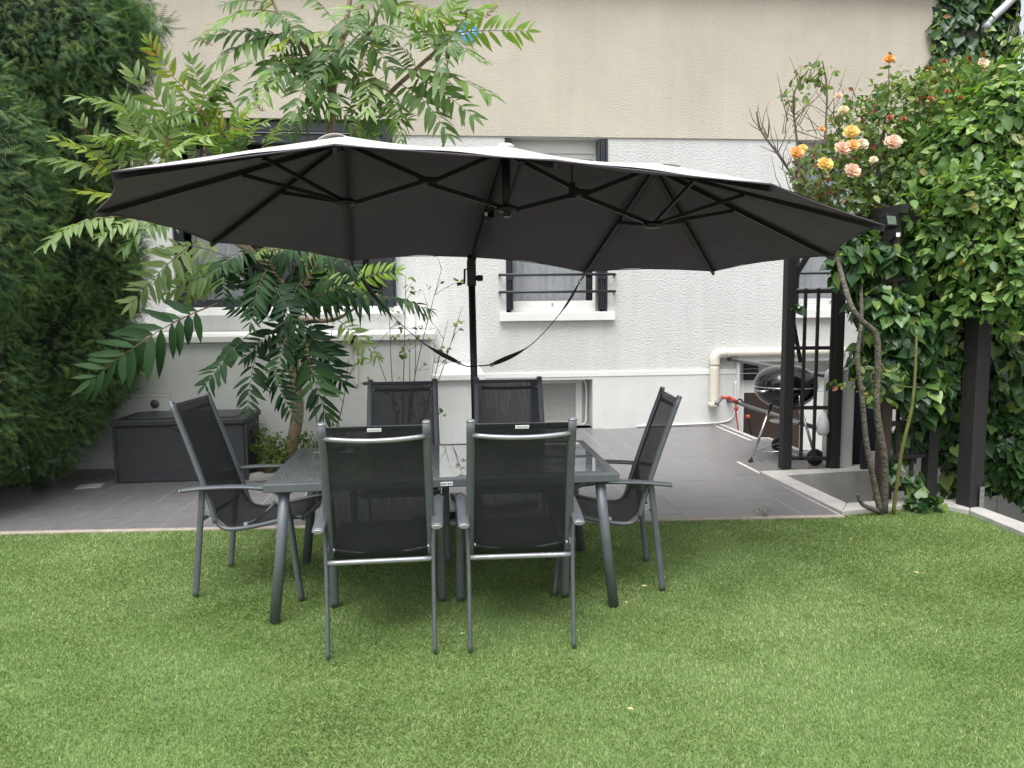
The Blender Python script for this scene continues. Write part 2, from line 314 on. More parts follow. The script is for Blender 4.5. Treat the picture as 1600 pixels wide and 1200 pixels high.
def np_mesh(name, V, Fa, rnd=None, smooth=True):
    "V (n,3), Fa (m,k) equal sided faces; rnd per vertex"
    me = bpy.data.meshes.new(name); m, k = Fa.shape
    me.vertices.add(len(V)); me.vertices.foreach_set('co', np.ascontiguousarray(V, dtype=np.float32).ravel())
    me.loops.add(m*k); me.loops.foreach_set('vertex_index', np.ascontiguousarray(Fa, dtype=np.int32).ravel())
    me.polygons.add(m); me.polygons.foreach_set('loop_start', np.arange(0, m*k, k, dtype=np.int32))
    me.polygons.foreach_set('use_smooth', np.full(m, smooth, dtype=bool))
    if rnd is not None:
        a = me.attributes.new('rnd', 'FLOAT', 'POINT'); a.data.foreach_set('value', np.ascontiguousarray(rnd, dtype=np.float32))
    me.update(calc_edges=True); me.validate(); return me
def norm(a): return a/np.maximum(np.linalg.norm(a, axis=-1, keepdims=True), 1e-9)
def frames(ax, nr):
    ax = norm(ax); nr = nr - ax*(ax*nr).sum(-1, keepdims=True); nr = norm(nr); sd = np.cross(nr, ax); return ax, sd, nr
def leaf_cloud(P, AX, NR, S, tv, tf, spread=0.18):
    "copies of one leaf shape (tv, tf: x along the leaf, y across, z up) set at P, along AX, facing NR, of size S"
    ax, sd, nr = frames(AX, NR); N = len(P); tv = np.array(tv, float); tf = np.array(tf)
    V = P[:,None,:] + S[:,None,None]*(tv[None,:,0:1]*ax[:,None,:] + tv[None,:,1:2]*sd[:,None,:] + tv[None,:,2:3]*nr[:,None,:])
    Fa = tf[None,:,:] + (np.arange(N)*len(tv))[:,None,None]
    r = np.repeat(rng.random(N)*0.999, len(tv))
    return V.reshape(-1,3), Fa.reshape(-1, tf.shape[1]), r
# leaf shapes
IVY_V = [(0,0,0),(-0.12,0.20,0.03),(-0.04,0.40,0.03),(0.22,0.48,0.04),(0.50,0.36,0.03),(0.76,0.16,-0.02),(1.0,0,-0.10),(0.76,-0.16,-0.02),(0.50,-0.36,0.03),(0.22,-0.48,0.04),(-0.04,-0.40,0.03),(-0.12,-0.20,0.03),(0.38,0,-0.04)]
IVY_F = [(i,i+1,12) for i in range(11)]+[(11,0,12)]
OVAL_V = [(0,0,0),(0.28,0.24,0.05),(0.65,0.24,0.04),(1.0,0,-0.10),(0.65,-0.24,0.04),(0.28,-0.24,0.05),(0.45,0,-0.03)]
OVAL_F = [(0,1,6),(1,2,6),(2,3,6),(3,4,6),(4,5,6),(5,0,6)]
def yew_shape():
    v, f = [], []
    for i in range(7):                                   # one flat spray: needles left and right of a short twig
        x = 0.12 + 0.12*i; L = 0.30*(1-0.09*i)
        for sgn in (1, -1):
            n = len(v); v += [(x-0.018, 0, 0), (x+0.026, 0, 0), (x+0.17, sgn*L, -0.05-0.04*i*0.3)]; f.append((n, n+1, n+2))
    n = len(v); v += [(0, 0.012, 0), (0, -0.012, 0), (1.05, 0, -0.08)]; f.append((n, n+1, n+2))
    return v, f
YEW_V, YEW_F = yew_shape()
def ellipsoid_points(n, c, r, front=None, shell=0.25):
    d = norm(rng.normal(size=(n*3, 3)))
    if front is not None: d = d[(d*np.array(front)).sum(-1) > -0.25]
    d = d[:n]; k = 1 - shell*rng.random(len(d))**1.5
    return np.array(c) + d*np.array(r)*k[:,None], norm(d/np.array(r))
def core_blob(name, blobs, parent, material, scale=0.78):  # solid dark lobes filling the foliage behind the leaves
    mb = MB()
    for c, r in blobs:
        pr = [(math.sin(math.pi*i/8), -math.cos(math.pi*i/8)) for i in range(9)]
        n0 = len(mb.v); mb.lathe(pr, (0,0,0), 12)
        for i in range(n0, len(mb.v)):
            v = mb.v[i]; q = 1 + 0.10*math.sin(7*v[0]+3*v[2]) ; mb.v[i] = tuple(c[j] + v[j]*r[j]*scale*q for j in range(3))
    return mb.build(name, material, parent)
# ---------------------------------------------------------------- ground, lawn, patio
def yedge(x): return 5.455 - 0.0613*(x+0.35) if x > -3.3 else 5.636          # where lawn meets patio
WY = 9.6                                                                       # house front
# earth sheet with the sunken passage left open
xs = [-60, 3.10, 3.86, 4.10, 5.6, 60]; ys = [-40, 2.0, 5.42, 6.60, 8.45, 9.75, 60]
mb = MB()
hole = {(1,2),(1,4),(2,2),(2,4),(2,3),(3,1),(3,2),(3,3),(3,4),(2,3)}
hole = {(i,j) for (i,j) in hole if not (i == 2 and j == 3)} | {(3,1)}
for i in range(5):
    for j in range(6):
        if (i,j) in {(1,2),(2,2),(3,1),(3,2),(3,3),(3,4),(2,4)}: continue
        mb.add([(xs[i],ys[j],-0.03),(xs[i+1],ys[j],-0.03),(xs[i+1],ys[j+1],-0.03),(xs[i],ys[j+1],-0.03)], [(0,1,2,3)])
tag(mb.build('ground', 'soil'), kind='structure')
mb = MB(); mb.box2((2.9, 1.9, -1.3), (5.9, 9.9, -1.15))
tag(mb.build('sunken_passage_floor', 'concrete_dark'), kind='structure')

lawn_poly = [(-7,-1),(4.0,-1),(4.0,4.6),(4.03,5.18),(3.86,5.42),(3.06,5.28),(2.9,yedge(2.9)-0.02),(-3.3,5.60),(-7,5.60)]
mb = MB(); mb.add([(p[0],p[1],-0.012) for p in lawn_poly], [tuple(range(len(lawn_poly)))])
tag(mb.build('lawn', 'lawn_base'), kind='structure')
def lawn_blades():
    # upright fibres of the synthetic turf, denser near the viewer
    P = []
    for y0, y1, dens in ((1.6,3.0,42000),(3.0,4.2,36000),(4.2,5.7,26000)):
        a = -0.66*y1-0.5; b = min(4.02, 0.84*y1+0.5); n = int((b-a)*(y1-y0)*dens)
        P.append(np.stack([rng.uniform(a,b,n), rng.uniform(y0,y1,n)], 1))
    P = np.concatenate(P); x, y = P[:,0], P[:,1]
    ye = np.where(x > -3.3, 5.455-0.0613*(x+0.35), 5.636) - 0.012
    ye = np.where(x > 3.03, 5.27+(np.clip(x,3.03,3.86)-3.03)*0.19, ye); ye = np.where(x > 3.86, 5.42-(x-3.86)*1.5, ye)
    keep = (y < ye) & (x < 4.015); P = P[keep]; x, y = P[:,0], P[:,1]; n = len(P)
    def wob(x, y, s, ph): return np.sin(x*s+1.7*np.sin(y*s*0.8+ph)+ph)*np.cos(y*s*1.1+1.3*np.sin(x*s*0.7+ph*2))
    lean = 0.5*wob(x,y,1.7,0.4)+0.4*wob(x,y,4.1,2.2)+0.3*wob(x,y,9.0,5.1)
    lean = lean + np.where((x > 2.0) & (y > 4.3), -0.8*np.exp(-((y-4.75+0.12*(x-3))/0.28)**2), 0)      # trampled streak by the roses
    ang = rng.random(n)*2*np.pi
    h = rng.uniform(0.007, 0.015, n)*(1-0.10*lean); k = rng.uniform(0.3, 1.0, n)
    tip = np.stack([np.cos(ang)*k*h*1.0, np.sin(ang)*k*h*1.0 + lean*h*0.8, h], 1)
    w = rng.uniform(0.0012, 0.0021, n)*(1+0.10*(y-2)); a2 = rng.random(n)*np.pi
    off = np.stack([np.cos(a2)*w, np.sin(a2)*w, np.zeros(n)], 1)
    base = np.stack([x, y, np.full(n, -0.012)], 1)
    V = np.stack([base-off, base+off, base+tip], 1).reshape(-1,3)
    patch = 0.10*wob(x,y,0.9,1.1)+0.07*wob(x,y,2.6,3.3)+0.05*wob(x,y,6.5,0.7)-0.06*(y-3.2)      # faded and fresher areas of the pile, darker farther from the viewer
    r = np.clip(0.10+patch+0.70*rng.random(n)+0.22*(rng.random(n) < 0.12), 0.001, 0.999)
    me = np_mesh('turf_fibres', V, np.arange(3*n).reshape(n,3), np.repeat(r,3), smooth=False)
    return link('turf_fibres', me, 'turf')
tag(lawn_blades(), 'short green artificial turf fibres covering the lawn', 'grass', kind='stuff')

# patio: grout bed with every stoneware tile laid on it
mb = MB(); mb.add([(-6.5,5.636,-0.0025),(-3.3,5.636,-0.0025),(3.05,yedge(3.05),-0.0025),(3.05,6.66,-0.0025),(3.90,6.66,-0.0025),(3.90,8.45,-0.0025),(3.72,8.45,-0.0025),(3.72,WY,-0.0025),(-6.5,WY,-0.0025)], [tuple(range(9))])
patio = tag(mb.build('patio', 'grout'), kind='structure')
full = None; TW, TL, G = 0.3055, 0.611, 0.0058
for i in range(-11, 24):
    x0 = -2.43 + TW*i; x1 = x0 + TW
    if x0 > 3.9: break
    offy = (0.0, 0.305, 0.15, 0.46)[i % 4]
    for j in range(-2, 9):
        y0 = 5.756 - offy + TL*j; y1 = y0 + TL
        X0, X1 = x0+G/2, x1-G/2; Y0, Y1 = y0+G/2, min(y1-G/2, WY-0.01)
        lim = (lambda x: max(Y0, yedge(x)+0.03))
        if X0 < 3.03 < X1 and Y0 < 6.68: X1 = 3.03
        elif X0 >= 3.03 and Y0 < 6.68:
            Y0 = 6.72
            if y1 < 6.80: continue
        if X1 > 3.72 and Y1 > 8.45: Y1 = 8.44
        X1 = min(X1, 3.895)
        if X1-X0 < 0.05: continue
        a, b = lim(X0), lim(X1)
        if Y1 - max(a,b) < 0.02: continue
        dz = rng.uniform(-0.0006, 0.0006)
        if abs(a-Y0) < 1e-6 and abs(b-Y0) < 1e-6 and abs((Y1-Y0)-(TL-G)) < 1e-4 and abs((X1-X0)-(TW-G)) < 1e-4:
            if full is None:
                m_ = MB(); m_.box((0,0,-0.005), (TW-G, TL-G, 0.010)); ob = m_.build('tile', 'tile', patio); full = ob.data
            else: ob = link('tile', full, None, patio)
            ob.location = ((X0+X1)/2, (Y0+Y1)/2, dz)
        else:
            m_ = MB(); m_.prism([(X0,a),(X1,b),(X1,Y1),(X0,Y1)], -0.0100, dz); m_.build('tile', 'tile', patio)
# mortar lip between lawn and patio
mb = MB(); mb.prism([(-6.5,5.60),(-3.3,5.60),(3.05,yedge(3.05)-0.03),(3.05,yedge(3.05)+0.022),(-3.3,5.655),(-6.5,5.655)], -0.03, 0.004)
tag(mb.build('patio_edging', 'edging', bevel=0.006), kind='structure')
# concrete kerb round the stair opening and along the right boundary
mb = MB()
mb.prism([(3.03,6.70),(3.05,5.27),(3.22,5.50),(3.20,6.50)], -0.35, 0.028)
mb.prism([(3.05,5.268),(3.865,5.42),(4.03,5.18),(4.18,5.36),(3.95,5.60),(3.222,5.498)], -0.35, 0.027)
mb.prism([(4.032,5.178),(4.0,4.6),(4.0,1.5),(4.18,1.5),(4.182,5.358)], -0.35, 0.026)
mb.prism([(3.031,6.702),(3.201,6.502),(4.15,6.60),(4.30,6.85),(3.95,6.84),(3.90,6.72)], -0.35, 0.029)
tag(mb.build('kerb', 'concrete', bevel=0.006), kind='structure')
mb = MB()
mb.box2((3.13,5.3,-1.15),(3.19,6.6,-0.01)); mb.prism([(3.192,6.515),(4.15,6.612),(4.15,6.66),(3.192,6.57)], -1.15, -0.02); mb.box2((3.19,5.36,-1.15),(3.94,5.43,-0.10)); mb.box2((4.06,1.5,-1.15),(4.12,5.3,-0.02))
mb.box2((3.90,6.75,-1.15),(3.96,8.45,0.02)); mb.box2((3.74,8.45,-1.15),(3.96,8.51,0.018)); mb.box2((3.74,8.512,-1.15),(3.80,WY-0.02,0.02))
tag(mb.build('stair_pit_wall', 'concrete', bevel=0.004), kind='structure')
mb = MB()
for i in range(6): mb.box2((4.0,8.4-0.28*i,-1.15),(5.2,8.12-0.28*i,-0.95+0.17*i))
tag(mb.build('basement_steps', 'concrete_dark'), kind='structure')

# ---------------------------------------------------------------- house
HX0, HX1 = -7.0, 7.80
house = thing('house', (0.8, WY, 0), 'pale house with white roughcast ground floor and beige rendered upper wall', 'house')
def wall_panel(mb, x0, x1, z0, z1, holes, y, th, front=0.0):
    xs = sorted({x0, x1, *[h[0] for h in holes], *[h[1] for h in holes]}); zs = sorted({z0, z1, *[h[2] for h in holes], *[h[3] for h in holes]})
    xs = [x for x in xs if x0 <= x <= x1]; zs = [z for z in zs if z0 <= z <= z1]
    for a, b in zip(xs, xs[1:]):
        for c, d in zip(zs, zs[1:]):
            mx, mz = (a+b)/2, (c+d)/2
            if any(h[0] < mx < h[1] and h[2] < mz < h[3] for h in holes): continue
            mb.add([(a,y,c),(b,y,c),(b,y,d),(a,y,d)], [(0,1,2,3)])
    for h in holes:
        a, b, c, d = max(h[0],x0), min(h[1],x1), max(h[2],z0), min(h[3],z1)
        mb.add([(a,y,c),(b,y,c),(b,y,d),(a,y,d),(a,y+th,c),(b,y+th,c),(b,y+th,d),(a,y+th,d)], [(0,4,7,3),(1,2,6,5),(0,1,5,4)] + ([(3,7,6,2)] if h[3] <= z1 else []))
    mb.add([(x0,y,z0),(x0,y,z1),(x0,y+th,z1),(x0,y+th,z0)], [(0,1,2,3)]); mb.add([(x1,y,z0),(x1,y+th,z0),(x1,y+th,z1),(x1,y,z1)], [(0,1,2,3)])
    mb.add([(x0,y,z1),(x1,y,z1),(x1,y+th,z1),(x0,y+th,z1)], [(0,1,2,3)])
WM = (0.86, 2.20, 1.56, 3.775); WR = (4.73, 6.07, 1.56, 3.775); WL = (-3.28, -0.57, 1.66, 3.97); VT = (1.16, 2.0, 0.012, 0.665); DR = (4.02, 5.45, -1.15, 0.86)
mb = MB(); wall_panel(mb, HX0, HX1, 0.76, 3.79, [WM, WR, WL, DR], WY, 0.35); mb.build('wall', 'roughcast', house, label='white roughcast ground floor wall')
mb = MB(); wall_panel(mb, HX0, HX1, 3.79, 6.3, [WL], WY-0.018, 0.37); mb.add([(HX0,WY-0.018,3.79),(HX1,WY-0.018,3.79),(HX1,WY,3.79),(HX0,WY,3.79)], [(0,3,2,1)]); mb.build('wall', 'beige', house, label='beige rendered upper wall')
mb = MB(); wall_panel(mb, HX0, HX1, -1.2, 0.70, [VT, DR], WY-0.016, 0.36); mb.build('plinth', 'smooth_white', house)
mb = MB(); mb.box2((0.50,WY-0.024,0.70),(4.0,WY+0.1,0.765)); mb.build('plinth_band', 'white_paint', house, bevel=0.004)
mb = MB(); mb.box2((HX0,WY+0.36,-1.2),(HX1,WY+0.4,0.69)); mb.box2((HX0,WY+5,-1.2),(HX1,WY+5.2,6.2)); mb.build('rear_wall', 'wall_dark', house)
mb = MB()
mb.box2((HX0-0.4,WY-0.24,5.80),(HX1+0.3,WY+0.4,5.84)); mb.build('eave', 'white_paint', house)
mb = MB(); mb.add([(HX0-0.4,WY-0.26,5.845),(HX1+0.3,WY-0.26,5.845),(HX1+0.3,WY+2.8,8.0),(HX0-0.4,WY+2.8,8.0),(HX1+0.3,WY+6,5.845),(HX0-0.4,WY+6,5.845)], [(0,1,2,3),(3,2,4,5),(0,3,5),(1,4,2)]); mb.build('roof', 'roof', house)
def room(parent, h):
    mb = MB(); x0,x1,z0,z1 = h; y0, y1 = WY+0.36, WY+2.2
    mb.add([(x0-.5,y0,z0-.3),(x1+.5,y0,z0-.3),(x1+.5,y0,z1+.3),(x0-.5,y0,z1+.3),(x0-.5,y1,z0-.3),(x1+.5,y1,z0-.3),(x1+.5,y1,z1+.3),(x0-.5,y1,z1+.3)], [(4,5,6,7),(0,1,5,4),(3,7,6,2),(0,4,7,3),(1,2,6,5)])
    mb.build('room_shell', 'wall_dark', parent)
def curtain(parent, x0, x1, z0, z1, y, seed):
    n = 90; v = []; f = []
    for i in range(n+1):
        t = i/n; x = x0+(x1-x0)*t; d = 0.020*math.sin(t*23+seed)+0.012*math.sin(t*51+seed*2)
        v += [(x, y+d, z0), (x+0.01*math.sin(t*9), y+d*0.8, z1)]
    f = [(2*i, 2*i+2, 2*i+3, 2*i+1) for i in range(n)]
    mb = MB(); mb.add(v, f, True); mb.build('curtain', 'curtain', parent)
def small_window(h, label):
    x0, x1, z0, z1 = h; y = WY+0.15
    w = MB(); t = 0.07                               # white frame: outer rails then sash
    w.box2((x0+0.07,y,z0),(x1-0.07,y+0.06,z0+0.075)); w.box2((x0+0.07,y,z1-0.16),(x1-0.07,y+0.06,z1))
    w.box2((x0+0.07,y,z0+0.075),(x0+0.11,y+0.06,z1-0.16)); w.box2((x1-0.16,y,z0+0.075),(x1-0.07,y+0.06,z1-0.16))
    win = w.build('window', 'white_paint', house, bevel=0.004, label=label)
    s = MB(); y2 = y+0.02
    s.box2((x0+0.111,y2,z0+0.077),(x1-0.161,y2+0.05,z0+0.145)); s.box2((x0+0.111,y2,z1-0.23),(x1-0.161,y2+0.05,z1-0.162))
    s.build('sash', 'white_paint', win, bevel=0.004)
    p = MB(); p.box2((x0+0.10,y2+0.02,z0+0.14),(x1-0.15,y2+0.026,z1-0.2)); p.build('pane', 'pane', win)
    k = MB(); k.lathe([(0.0,-0.012),(0.012,-0.012),(0.014,0.0)], ((x0+x1)/2-0.04,y-0.004,z0+0.11), 10, 'Y'); k.box2(((x0+x1)/2-0.052,y-0.012,z0+0.085),((x0+x1)/2-0.028,y-0.002,z0+0.1)); k.build('latch', 'chrome', win)
    curtain(win, x0+0.10, x1-0.23, z0+0.1, z1-0.2, y+0.16, x0)
    # folded metal shutters stacked in the reveal
    for a, b in ((x0+0.004, x0+0.095), (x1-0.135, x1-0.004)):
        nl = 4; m_ = MB()
        for i in range(nl):
            xa = a+(b-a)*i/nl; m_.box2((xa+0.002,WY-0.015-0.012*(i%2),z0+0.03),(xa+(b-a)/nl-0.004,WY+0.135,z1-0.02))
        m_.box2((a,WY-0.032,z0+0.42),(b,WY-0.028,z0+0.46))
        m_.build('shutter', 'anthracite', win, bevel=0.002)
    b = MB(); b.box2((x0-0.09,WY-0.075,z0-0.115),(x1+0.09,WY+0.15,z0-0.004)); b.build('sill', 'white_paint', win, bevel=0.006)
    for z in (2.04, 1.82):
        m_ = MB(); m_.tube([(x0-0.085,WY+0.01,z),(x0-0.085,WY-0.07,z),(x0-0.06,WY-0.10,z),(x1+0.06,WY-0.10,z),(x1+0.085,WY-0.07,z),(x1+0.085,WY+0.01,z)], 0.018, 10); m_.build('grille_bar', 'black_metal', win)
    room(win, h); return win
small_window(WM, 'white framed window with folded dark shutters and two black guard bars')
small_window(WR, 'white framed window behind the dark trellis')
# wide dark framed window behind the tree
x0,x1,z0,z1 = WL; y = WY+0.05
w = MB(); w.box2((x0,y,z0),(x1,y+0.09,z0+0.10)); w.box2((x0,y,z1-0.30),(x1,y+0.09,z1)); w.box2((x0,y,z0+0.10),(x0+0.10,y+0.09,z1-0.30)); w.box2((x1-0.16,y,z0+0.10),(x1,y+0.09,z1-0.30)); w.box2((-1.98,y,z0+0.10),(-1.86,y+0.09,z1-0.30))
win = w.build('window', 'anthracite', house, bevel=0.005, label='wide anthracite framed window with roller shutter box behind the tree')
m_ = MB(); m_.box2((x0+0.02,y-0.05,z1-0.30),(x1-0.02,y-0.002,z1-0.16)); m_.box2((x0+0.02,y-0.03,z1-0.155),(x1-0.02,y-0.002,z1-0.03)); m_.build('shutter_box', 'anthracite', win, bevel=0.01)
for a, b in ((x0+0.10,-1.98),(-1.86,x1-0.16)):
    m_ = MB(); m_.box2((a,y+0.04,z0+0.10),(b,y+0.046,z1-0.30)); m_.build('pane', 'pane', win)
m_ = MB(); m_.box2((x1-0.10,WY-0.10,z0-0.02),(x1-0.01,WY+0.045,z1-0.02)); m_.box2((x1-0.005,WY-0.09,z0),(x1+0.02,WY-0.002,z1-0.05)); m_.build('shutter_rail', 'anthracite', win, bevel=0.004)
m_ = MB(); m_.box2((x0-0.1,WY-0.08,z0-0.10),(x1+0.1,WY+0.04,z0-0.004)); m_.build('sill', 'white_paint', win, bevel=0.006)
curtain(win, x0+0.15, -2.5, z0+0.1, z1-0.32, y+0.2, 2.0); room(win, WL)
# basement vent in the plinth
x0,x1,z0,z1 = VT
w = MB(); y = WY+0.20
w.box2((x0,y,z0),(x0+0.06,y+0.05,z1)); w.box2((x1-0.19,y,z0+0.06),(x1-0.10,y+0.05,z1-0.07)); w.box2((x0+0.06,y,z1-0.07),(x1-0.10,y+0.05,z1)); w.box2((x0+0.06,y,z0),(x1-0.10,y+0.05,z0+0.06))
vent = w.build('basement_vent', 'smooth_white', house, bevel=0.006)
m_ = MB(); m_.box2((x0+0.06,y+0.03,z0+0.06),(x1-0.19,y+0.036,z1-0.07)); m_.build('perforated_sheet', 'perforated', vent)
m_ = MB(); m_.box2((x0-0.05,y+0.052,z0-0.05),(x1+0.05,y+0.06,z1+0.05)); m_.build('backing', 'grey_sheet', vent)
m_ = MB(); m_.tube(catmull([(x1-0.10,y-0.01,z1-0.02),(x1-0.06,y-0.02,z1-0.06),(x1-0.045,y-0.02,z1-0.2),(x1-0.05,y-0.02,0.2),(x1-0.06,y-0.03,0.06),(x1-0.1,y-0.02,0.03)]), 0.012, 8); m_.build('cable', 'white_paint', vent)
m_ = MB(); m_.box2((x0,WY-0.02,0.0),(x1,y,0.012)); m_.build('sill', 'concrete_dark', vent)
# basement door below ground level
x0,x1,z0,z1 = DR; y = WY+0.10
w = MB(); w.box2((x0,y,-1.15),(x0+0.12,y+0.1,z1)); w.box2((x1-0.12,y,-1.15),(x1,y+0.1,z1)); w.box2((x0+0.12,y,z1-0.28),(x1-0.12,y+0.1,z1)); w.box2((x0+0.12,y+0.02,0.42),(x1-0.12,y+0.08,z1-0.28))
door = w.build('basement_door', 'white_paint', house, bevel=0.005)
m_ = MB(); m_.box2((x0+0.125,y+0.005,-1.1),(x1-0.5,y+0.05,0.415)); m_.build('door_panel', 'brown_door', door, bevel=0.006)
m_ = MB(); m_.box2((x1-0.495,y+0.005,-1.1),(x1-0.125,y+0.05,0.415)); m_.build('door_panel', 'white_paint', door, bevel=0.006)
m_ = MB(); m_.box2((x0+0.10,y-0.02,0.60),(x0+0.31,y-0.002,0.83)); va = m_.build('air_grille', 'anthracite', door, bevel=0.004)
m_ = MB()
for i in range(5): m_.box2((x0+0.125,y-0.028,0.63+0.038*i),(x0+0.285,y-0.021,0.648+0.038*i))
m_.build('slat', 'anthracite', va)
m_ = MB(); m_.box2((x0-0.04,WY-0.06,0.862),(x1+0.1,WY-0.003,0.93)); m_.build('lintel', 'white_paint', house, bevel=0.006)
m_ = MB(); m_.box2((x0-0.05,WY-0.03,-0.1),(x0-0.002,WY-0.017,0.86)); m_.build('door_jamb', 'smooth_white', house)

# cream cable duct on the wall
t = thing('cable_duct', (3.65, WY, 0.35), 'cream plastic duct bending down the wall beside the basement door', 'duct')
def duct(pts, name):
    m_ = MB(); m_.tube(pts, 0.062, 12, ref=(0,1,0), flat=1.0); m_.build(name, 'cream_plastic', t)
duct(catmull([(3.645,WY-0.075,0.30),(3.645,WY-0.075,0.55),(3.645,WY-0.075,0.86)], 3), 'duct_run')
m_ = MB(); m_.tube(catmull([(3.645,WY-0.077,0.83),(3.650,WY-0.077,0.93),(3.70,WY-0.077,0.985),(3.80,WY-0.077,0.992)],5), 0.067, 12); m_.build('elbow', 'cream_plastic', t)
duct([(3.79,WY-0.075,0.99),(5.9,WY-0.075,0.99)], 'duct_run')
m_ = MB(); m_.box2((3.575,WY-0.15,0.27),(3.715,WY-0.02,0.335)); m_.build('end_cap', 'cream_plastic', t, bevel=0.02)
# thin white cable at the foot of the wall
m_ = MB(); m_.tube(catmull([(2.6,WY-0.03,0.02),(3.3,WY-0.03,0.03),(3.72,WY-0.03,0.04),(3.9,WY-0.03,0.08),(3.95,WY-0.03,0.2),(3.96,WY-0.03,0.6)]), 0.010, 8)
tag(m_.build('wall_cable', 'white_paint'), 'thin white cable along the foot of the house wall', 'cable')
# blue plaque high on the beige wall
pc = at(730, 50, WY-0.03)
t = thing('wall_plaque', pc, 'round blue plaque high on the beige wall behind the leaves', 'plaque')
m_ = MB(); m_.lathe([(0,-0.012),(0.125,-0.012),(0.13,0.0),(0.13,0.012)], pc, 32, 'Y', smooth=False); m_.build('disc', 'plaque_blue', t)
m_ = MB()
def ring(c, rx, rz, a0=0, a1=360, w=0.008):
    m_.tube([(c[0]+rx*math.cos(rad(a)), pc.y-0.014, c[2]+rz*math.sin(rad(a))) for a in np.linspace(a0,a1,14)], w, 5)
ring((pc.x-0.055,0,pc.z-0.005),0.024,0.03); m_.tube([(pc.x-0.005,pc.y-0.014,pc.z-0.04),(pc.x-0.005,pc.y-0.014,pc.z+0.03)],0.007,5); ring((pc.x+0.05,0,pc.z+0.0),0.024,0.028)
m_.build('lettering', 'white_paint', t)

# ---------------------------------------------------------------- annex, stepped parapet, meter hatch
ax = thing('entrance_annex', (-2.4, 7.86, 0), 'smooth white low annex wall with coping behind the tree', 'annex')
AY = 7.86
mb = MB(); mb.box2((-7.0,AY,-0.05),(-0.10,WY-0.02,1.285)); mb.build('wall', 'smooth_white', ax, bevel=0.01)
mb = MB(); mb.box2((-7.0,AY-0.05,1.288),(-0.06,WY-0.022,1.355)); mb.build('coping', 'white_paint', ax, bevel=0.008)
mb = MB(); mb.box2((-0.098,AY+0.02,-0.05),(0.40,WY-0.03,0.845)); mb.build('wall', 'smooth_white', ax, bevel=0.008, label='lower step of the white parapet')
mb = MB(); mb.box2((-0.097,AY-0.03,0.848),(0.465,WY-0.032,0.915)); mb.build('coping', 'white_paint', ax, bevel=0.008, label='coping of the lower step')
mb = MB(); mb.box2((-3.34,AY-0.018,0.30),(-2.79,AY-0.002,0.775)); hatch = mb.build('meter_hatch', 'white_paint', bevel=0.004); tag(hatch, 'white meter hatch with round lock in the annex wall above the storage box', 'hatch')
ORG[hatch.name] = Vector((0,0,0))
mb = MB(); mb.box2((-3.34,AY-0.021,0.735),(-2.785,AY-0.019,0.740)); mb.box2((-3.34,AY-0.021,0.775),(-2.785,AY-0.019,0.781)); mb.box2((-2.79,AY-0.0205,0.31),(-2.785,AY-0.019,0.774)); mb.build('frame', 'grey_sheet', hatch, bevel=0.003)
lc = at(242, 631, AY-0.02)
mb = MB(); mb.lathe([(0,-0.012),(0.038,-0.012),(0.045,-0.004),(0.045,0.01)], lc, 24, 'Y'); mb.build('lock', 'rail_metal', hatch)
# outlet with cable on the annex wall
oc = at(553, 530, AY-0.05)
t = thing('outdoor_socket', oc, 'black outdoor socket with grey conduit below the annex coping', 'socket')
mb = MB(); mb.box((oc.x,AY-0.04,oc.z),(0.075,0.06,0.09)); mb.lathe([(0.03,-0.05),(0.04,0.0)], (oc.x,AY-0.05,oc.z-0.03), 12, 'Y'); mb.build('body', 'black_metal', t, bevel=0.012)
mb = MB(); mb.box2((oc.x-0.003,AY-0.03,oc.z-0.48),(oc.x+0.028,AY-0.002,oc.z-0.06)); mb.build('conduit', 'cream_plastic', t, bevel=0.006)
# white cable clip on wall at far left
mb = MB(); mb.tube([(-3.90,AY-0.015,0.02),(-3.90,AY-0.015,0.35)], 0.012, 8); mb.box((-3.90,AY-0.02,0.06),(0.045,0.035,0.10))
tag(mb.build('wall_conduit', 'white_paint'), 'short white conduit on the annex wall under the hedge', 'conduit')
# right boundary wall carrying the ivy
mb = MB(); mb.box2((5.45,1.5,-1.2),(5.65,9.55,1.9)); bw = mb.build('boundary_wall', 'smooth_white', bevel=0.01); tag(bw, 'white boundary wall largely hidden by ivy', 'wall')
# white post with rounded top
def round_post():
    m_ = MB(); x0,x1 = 3.80,3.99; cx,r = (x0+x1)/2,(x1-x0)/2; prof = [(x0,0.02),(x1,0.02)] + [(cx+r*math.cos(a), 0.90+r*math.sin(a)) for a in np.linspace(0,math.pi,13)]
    n = len(prof); vs = [(p[0],6.74,p[1]) for p in prof]+[(p[0],6.98,p[1]) for p in prof]
    m_.add(vs, [tuple(range(n)), tuple(range(n,2*n))[::-1]]+[(i,n+i,n+(i+1)%n,(i+1)%n) for i in range(n)]); return m_
tag(round_post().build('gate_pillar', 'smooth_white', bevel=0.008), 'white masonry pillar with rounded top beside the trellis', 'pillar')
mb = MB(); mb.box((4.26,7.05,0.38),(0.52,0.03,1.16), rz=rad(-38)); mb.box((4.10,6.95,0.38),(0.03,0.02,1.1), rz=rad(-38))
tag(mb.build('side_gate', 'navy', bevel=0.004), 'dark navy metal side gate behind the rose stems', 'gate')
mb = MB(); mb.box2((4.02,6.62,-1.1),(4.10,6.66,0.3)); mb.box2((4.29,6.62,-1.1),(4.33,6.67,0.25)); wp = mb.build('panel_post', 'navy'); tag(wp, 'dark navy post beside the white panels behind the trellis', 'post')
mb = MB(); mb.box2((4.11,6.63,-1.1),(4.28,6.65,0.2)); mb.box2((4.34,6.63,-1.1),(5.44,6.65,0.2)); tag(mb.build('low_partition', 'white_paint'), 'low white partition behind the trellis and ivy', 'partition')
